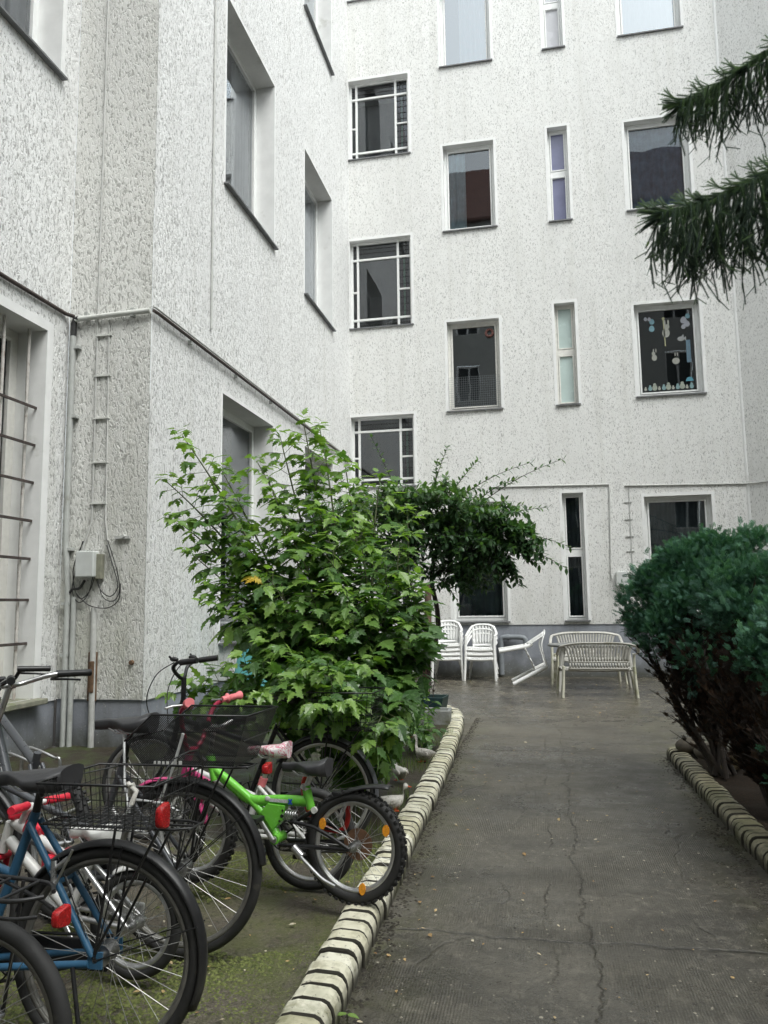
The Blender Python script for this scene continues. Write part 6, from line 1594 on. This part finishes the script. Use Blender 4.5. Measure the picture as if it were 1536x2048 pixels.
# tipped chair: lies forward with its back over the table edge
tc = put_chair((0, 0, 0), (0, 0, 0), 'white plastic chair tipped forward with its back resting on the table', None)
mR = Matrix.Rotation(rad(4), 4, 'Z') @ Matrix.Rotation(rad(68), 4, 'Y') @ Matrix.Rotation(rad(90), 4, 'Z')
tc.rotation_euler = mR.to_euler(); tc.location = (-.66, 14.4, .31)
def bench(loc, rz, label):
    t = empty('garden_bench', loc, rz); tag(t, label, 'garden bench', 'white plastic garden benches'); garden_chair_parts(t, W=1.20, bench=True, pl='bench_plastic', leg='bench_leg', nsl=21); return t
bench((.84, 12.98, 0), PI + .03, 'nearer white plastic garden bench seen from behind, its legs mossy').scale = (1, 1.05, 1.02)
bench((.80, 15.05, 0), .02, 'farther white plastic garden bench facing us against the back wall').scale = (1.06, 1.05, 1.10)
t = empty('garden_table', (.86, 13.95, 0)); tag(t, 'dull dark grey oval garden table between the two benches', 'table')
b = MB(); r_ = []
for z, s in ((.735, .96), (.745, 1), (.770, 1), (.778, .985)): r_.append([(.78 * s * math.copysign(abs(math.cos(a)) ** .75, math.cos(a)), .48 * s * math.copysign(abs(math.sin(a)) ** .75, math.sin(a)), z) for a in [2 * PI * k / 40 for k in range(40)]])
b.loft(r_); b.build('table_top', M['table_top'], t)
for sx in (-1, 1):
    for sy in (-1, 1):
        b = MB(); b.tube([(sx * .52, sy * .30, .74), (sx * .62, sy * .36, 0)], [.045, .028], 8); b.build('leg', M['bench_plastic'], t)
# blue plastic toy stool lying on its side
t = empty('toy_stool', (-1.80, 9.75, .30)); tag(t, 'bright blue plastic childs stool lying on its side in the bed', 'stool')
M['blue_plastic'] = simple('bright_blue_plastic', (.012, .13, .62), .35, var=.08)
b = MB(); r_ = []
for z, s in ((.0, .95), (.02, 1), (.045, .97), (.05, .85)): r_.append([(.15 * s * math.copysign(abs(math.cos(a)) ** .6, math.cos(a)), .15 * s * math.copysign(abs(math.sin(a)) ** .6, math.sin(a)), z + .22) for a in [2 * PI * k / 28 for k in range(28)]])
b.loft(r_); b.build('seat', M['blue_plastic'], t)
for sx in (-1, 1):
    for sy in (-1, 1):
        b = MB(); b.tube(loop_pts([(sx * .10, sy * .10, .24), (sx * .10, sy * .10, .15), (sx * .15, sy * .15, -.02)], 8), [.042, .038, .032, .028, .026, .024, .022, .022, .02, .02, .018][:9] if False else .026, 8, flat=(1.5, .8)); b.build('leg', M['blue_plastic'], t)
t.rotation_euler = (rad(12), rad(80), rad(8))
# dark planter and concrete trough
M['planter'] = simple('dark_green_planter', (.014, .035, .034), .5, var=.25, nscale=10, dirt=((.05, .055, .03), .62)); M['trough'] = simple('grey_fibre_cement', (.23, .24, .23), .85, var=.2, nscale=9, bump=.4, dirt=((.10, .10, .06), .55))
def open_box(name, c, size, rz, mat, label, cat, wall=.02, taper=.9, fill=None):
    b = MB(); x, y, z = size
    O = [(-x / 2 * taper, -y / 2 * taper, 0), (x / 2 * taper, -y / 2 * taper, 0), (x / 2 * taper, y / 2 * taper, 0), (-x / 2 * taper, y / 2 * taper, 0)]
    U = [(-x / 2, -y / 2, z), (x / 2, -y / 2, z), (x / 2, y / 2, z), (-x / 2, y / 2, z)]
    I = [(-x / 2 + wall, -y / 2 + wall, z), (x / 2 - wall, -y / 2 + wall, z), (x / 2 - wall, y / 2 - wall, z), (-x / 2 + wall, y / 2 - wall, z)]
    J = [(p[0] * .95, p[1] * .95, z * .75) for p in I]
    b.loft([O, U, I, J], cap=True, smooth=False)
    o = b.build(name, M[mat], bev=.008); o.location = c; o.rotation_euler = (0, 0, rz); tag(o, label, cat)
    if fill:
        b = MB(); b.ellipsoid((0, 0, z * .76), x * .46, y * .44, .03, 16, 6); b.build('soil', M['soilm'], o)
    return o
M['soilm'] = simple('dark_potting_soil', (.03, .024, .016), .95, var=.5, nscale=30, bump=.8, dirt=((.045, .06, .02), .55))
open_box('planter_box', (-1.66, 10.0, .09), (.86, .36, .24), -.10, 'planter', 'long dark green plastic planter with dry weeds at the end of the bed', 'planter', fill=1)
open_box('concrete_trough', (-1.52, 9.25, .07), (.86, .32, .19), .06, 'trough', 'grey concrete trough lying in front of the dark planter', 'trough', wall=.035, taper=.97, fill=1)
# garden geese and ducks
M['duck_white'] = simple('painted_white_figure', (.62, .60, .56), .5, var=.15, nscale=40, dirt=((.20, .18, .13), .56)); M['duck_beak'] = simple('red_beak', (.65, .10, .03), .4); M['duck_grey'] = simple('speckled_figure', (.40, .38, .35), .6, var=.6, nscale=70, dirt=((.07, .065, .05), .52))
def duck(loc, rz, s, mat, label, tall=.0):
    t = empty('garden_duck', loc, rz); t.scale = (s, s, s); tag(t, label, 'garden figure', 'duck figures in the left bed')
    b = MB()
    b.loft([[Vector((x + 0, r * .85 * math.cos(a), z + r * math.sin(a))) for a in [2 * PI * k / 14 for k in range(14)]] for x, z, r in ((-.24, .17, .008), (-.20, .16, .035), (-.12, .13, .078), (0, .115, .10), (.10, .125, .085), (.15, .16, .055), (.165, .22 + tall * .4, .036), (.155, .29 + tall, .030), (.17, .325 + tall, .042), (.20, .335 + tall, .042), (.225, .33 + tall, .028), (.235, .325 + tall, .01))])
    b.build('body', M[mat], t)
    b = MB(); b.tube([(.225, 0, .328 + tall), (.262, 0, .318 + tall), (.285, 0, .315 + tall)], [.018, .014, .007], 8, flat=(.6, 1.2)); b.build('beak', M['duck_beak'], t)
    for sy in (-1, 1):
        b = MB(); b.ellipsoid((-.04, sy * .075, .14), .11, .022, .055, 12, 8); b.build('wing', M[mat], t)
    b = MB(); 
    for sy in (-1, 1): b.tube([(.03, sy * .04, .04), (.03, sy * .045, 0)], .010, 6); b.box((.05, sy * .045, .004), (.07, .05, .008))
    b.build('foot', M['duck_beak'], t)
duck((-1.06, 5.42, .085), .35, .48, 'duck_white', 'white duck figure with red beak beside the brick kerb')
duck((-1.075, 7.0, .10), 2.6, .55, 'duck_grey', 'speckled black and white goose figure below the pale leafy plant', .05)
duck((-1.16, 6.25, .10), 2.2, .52, 'duck_white', 'dirty white bird figure in the grass behind the white duck', .03)
duck((-1.75, 9.55, .22), .3, .45, 'duck_grey', 'grey bird figure standing by the blue stool')
# stones and a brick at the end of the hedge
M['stone'] = simple('brown_field_stone', (.10, .085, .065), .85, var=.4, nscale=14, bump=.5, bscale=40)
for (x, y, z, r, lab) in ((1.33, 7.86, .14, .12, 'rounded brown stone at the far end of the right kerb'), (1.47, 7.66, .12, .13, 'flatter brown stone just behind the right kerb end')):
    b = MB(); b.ellipsoid((0, 0, 0), r * 1.2, r, r * .65, 14, 9, fn=lambda p: p * (1 + .18 * ns.noise(p * 9 + Vector((x * 10, 0, 0))))); o = b.build('stone', M['stone']); o.location = (x, y, z); tag(o, lab, 'stone')
b = MB(); b.box((0, 0, 0), (.24, .12, .11)); o = b.build('brick', simple('loose_tan_brick', (.20, .16, .09), .85, var=.3, nscale=20, bump=.4), bev=.008); o.location = (1.47, 7.2, .13); o.rotation_euler = (0, 0, .1); tag(o, 'loose tan brick lying in the soil under the hedge', 'brick')
# teal cover leaning by the left facade, half hidden by the shrub
M['teal'] = simple('teal_tarpaulin', (.10, .36, .36), .55, var=.15, nscale=6, obj=False, bump=.3, bscale=8)
b = MB(); rings = []
for j in range(15):
    t_ = j / 14; z = .12 + 1.62 * t_; row = []
    for k in range(18):
        a = 2 * PI * k / 18; r = (.34 - .22 * t_ ** 1.3) * (1 + .13 * math.sin(5 * a + 2 * t_) + .05 * math.sin(9 * a)); row.append((-3.42 + r * 1.0 * math.cos(a) + .10 * t_, 9.0 + r * math.sin(a), z))
    rings.append(row)
b.loft(rings); o = b.build('tarpaulin', M['teal']); tag(o, 'teal tarpaulin draped over something against the left facade, behind the shrub', 'tarpaulin')
b = MB(); b.tube([(-3.42, 9.0, .05), (-3.3, 9.0, 1.86)], .02, 8); b.build('pole', M['black_paint'], o)
b = MB(); r_ = [[(-2.55 + .0 + .28 * math.cos(a), 8.6 + .22 * math.sin(a), z) for a in [2 * PI * k / 24 for k in range(24)]] for z in (.70, .72, .735)]
# drain grate at the right foreground
b = MB(); frame_boxes(b, lambda a, z, d: Vector((a, z, d)), 1.02, 1.20, 3.55, 3.85, .018, -.01, .008)
for k in range(7): b.box((1.11, 3.59 + .037 * k, .0), (.145, .016, .012))
o = b.build('drain_grate', M['iron_rust']); tag(o, 'small iron drain grate in the path beside the right kerb', 'drain grate')
# ================================================================== CAMERA, LIGHT, WORLD
cam = bpy.data.cameras.new('camera'); co = bpy.data.objects.new('camera', cam); COL.objects.link(co)
cam.sensor_fit = 'VERTICAL'; cam.sensor_height = 36.0; cam.sensor_width = 27.0; cam.lens = 36.0 * 1538 / 2048; cam.clip_end = 1000; cam.clip_start = .05
yaw, pitch, roll = rad(11.40), rad(6.85), rad(-.745)
fw = Vector((-math.sin(yaw) * math.cos(pitch), math.cos(yaw) * math.cos(pitch), math.sin(pitch)))
r0 = Vector((math.cos(yaw), math.sin(yaw), 0)); u0 = r0.cross(fw)
r1 = r0 * math.cos(roll) + u0 * math.sin(roll); u1 = -r0 * math.sin(roll) + u0 * math.cos(roll)
mw = Matrix((r1, u1, -fw)).transposed().to_4x4(); mw.translation = (0, 0, 1.5); co.matrix_world = mw
scene.camera = co
SUN_EL, SUN_AZ = rad(56), rad(132)          # azimuth clockwise from +Y
w = bpy.data.worlds.new('World'); scene.world = w; w.use_nodes = True
nt = w.node_tree
for n in list(nt.nodes): nt.nodes.remove(n)
g = G(nt)
sky = g.n('ShaderNodeTexSky', sky_type='NISHITA', sun_disc=False, sun_elevation=SUN_EL, sun_rotation=SUN_AZ, air_density=1.0, dust_density=3.0, ozone_density=1.0)
hs_ = g.n('ShaderNodeHueSaturation', ins={'Color': sky.outputs[0], 'Saturation': .16, 'Value': 2.4})
hs_ = g.n('ShaderNodeMix', data_type='RGBA', blend_type='MULTIPLY', ins={0: 1.0, 6: hs_.outputs[0], 7: (.95, 1.0, .985, 1)})
bg = g.n('ShaderNodeBackground', ins={'Color': hs_.outputs[2], 'Strength': .15})
wo = g.n('ShaderNodeOutputWorld'); nt.links.new(bg.outputs[0], wo.inputs[0])
sl = bpy.data.lights.new('sun', 'SUN'); sl.energy = 1.9; sl.angle = rad(40); sl.color = (1, .965, .92)
so = bpy.data.objects.new('sun', sl); COL.objects.link(so)
d = Vector((math.sin(SUN_AZ) * math.cos(SUN_EL), math.cos(SUN_AZ) * math.cos(SUN_EL), math.sin(SUN_EL)))
so.rotation_euler = d.to_track_quat('Z', 'Y').to_euler()
scene.view_settings.view_transform = 'Standard'; scene.view_settings.look = 'None'; scene.view_settings.exposure = 0; scene.view_settings.gamma = 1
scene.render.engine = 'CYCLES'
scene.cycles.max_bounces = 6; scene.cycles.diffuse_bounces = 4; scene.cycles.transparent_max_bounces = 16; scene.cycles.use_denoising = True
scene.cycles.caustics_reflective = False; scene.cycles.caustics_refractive = False
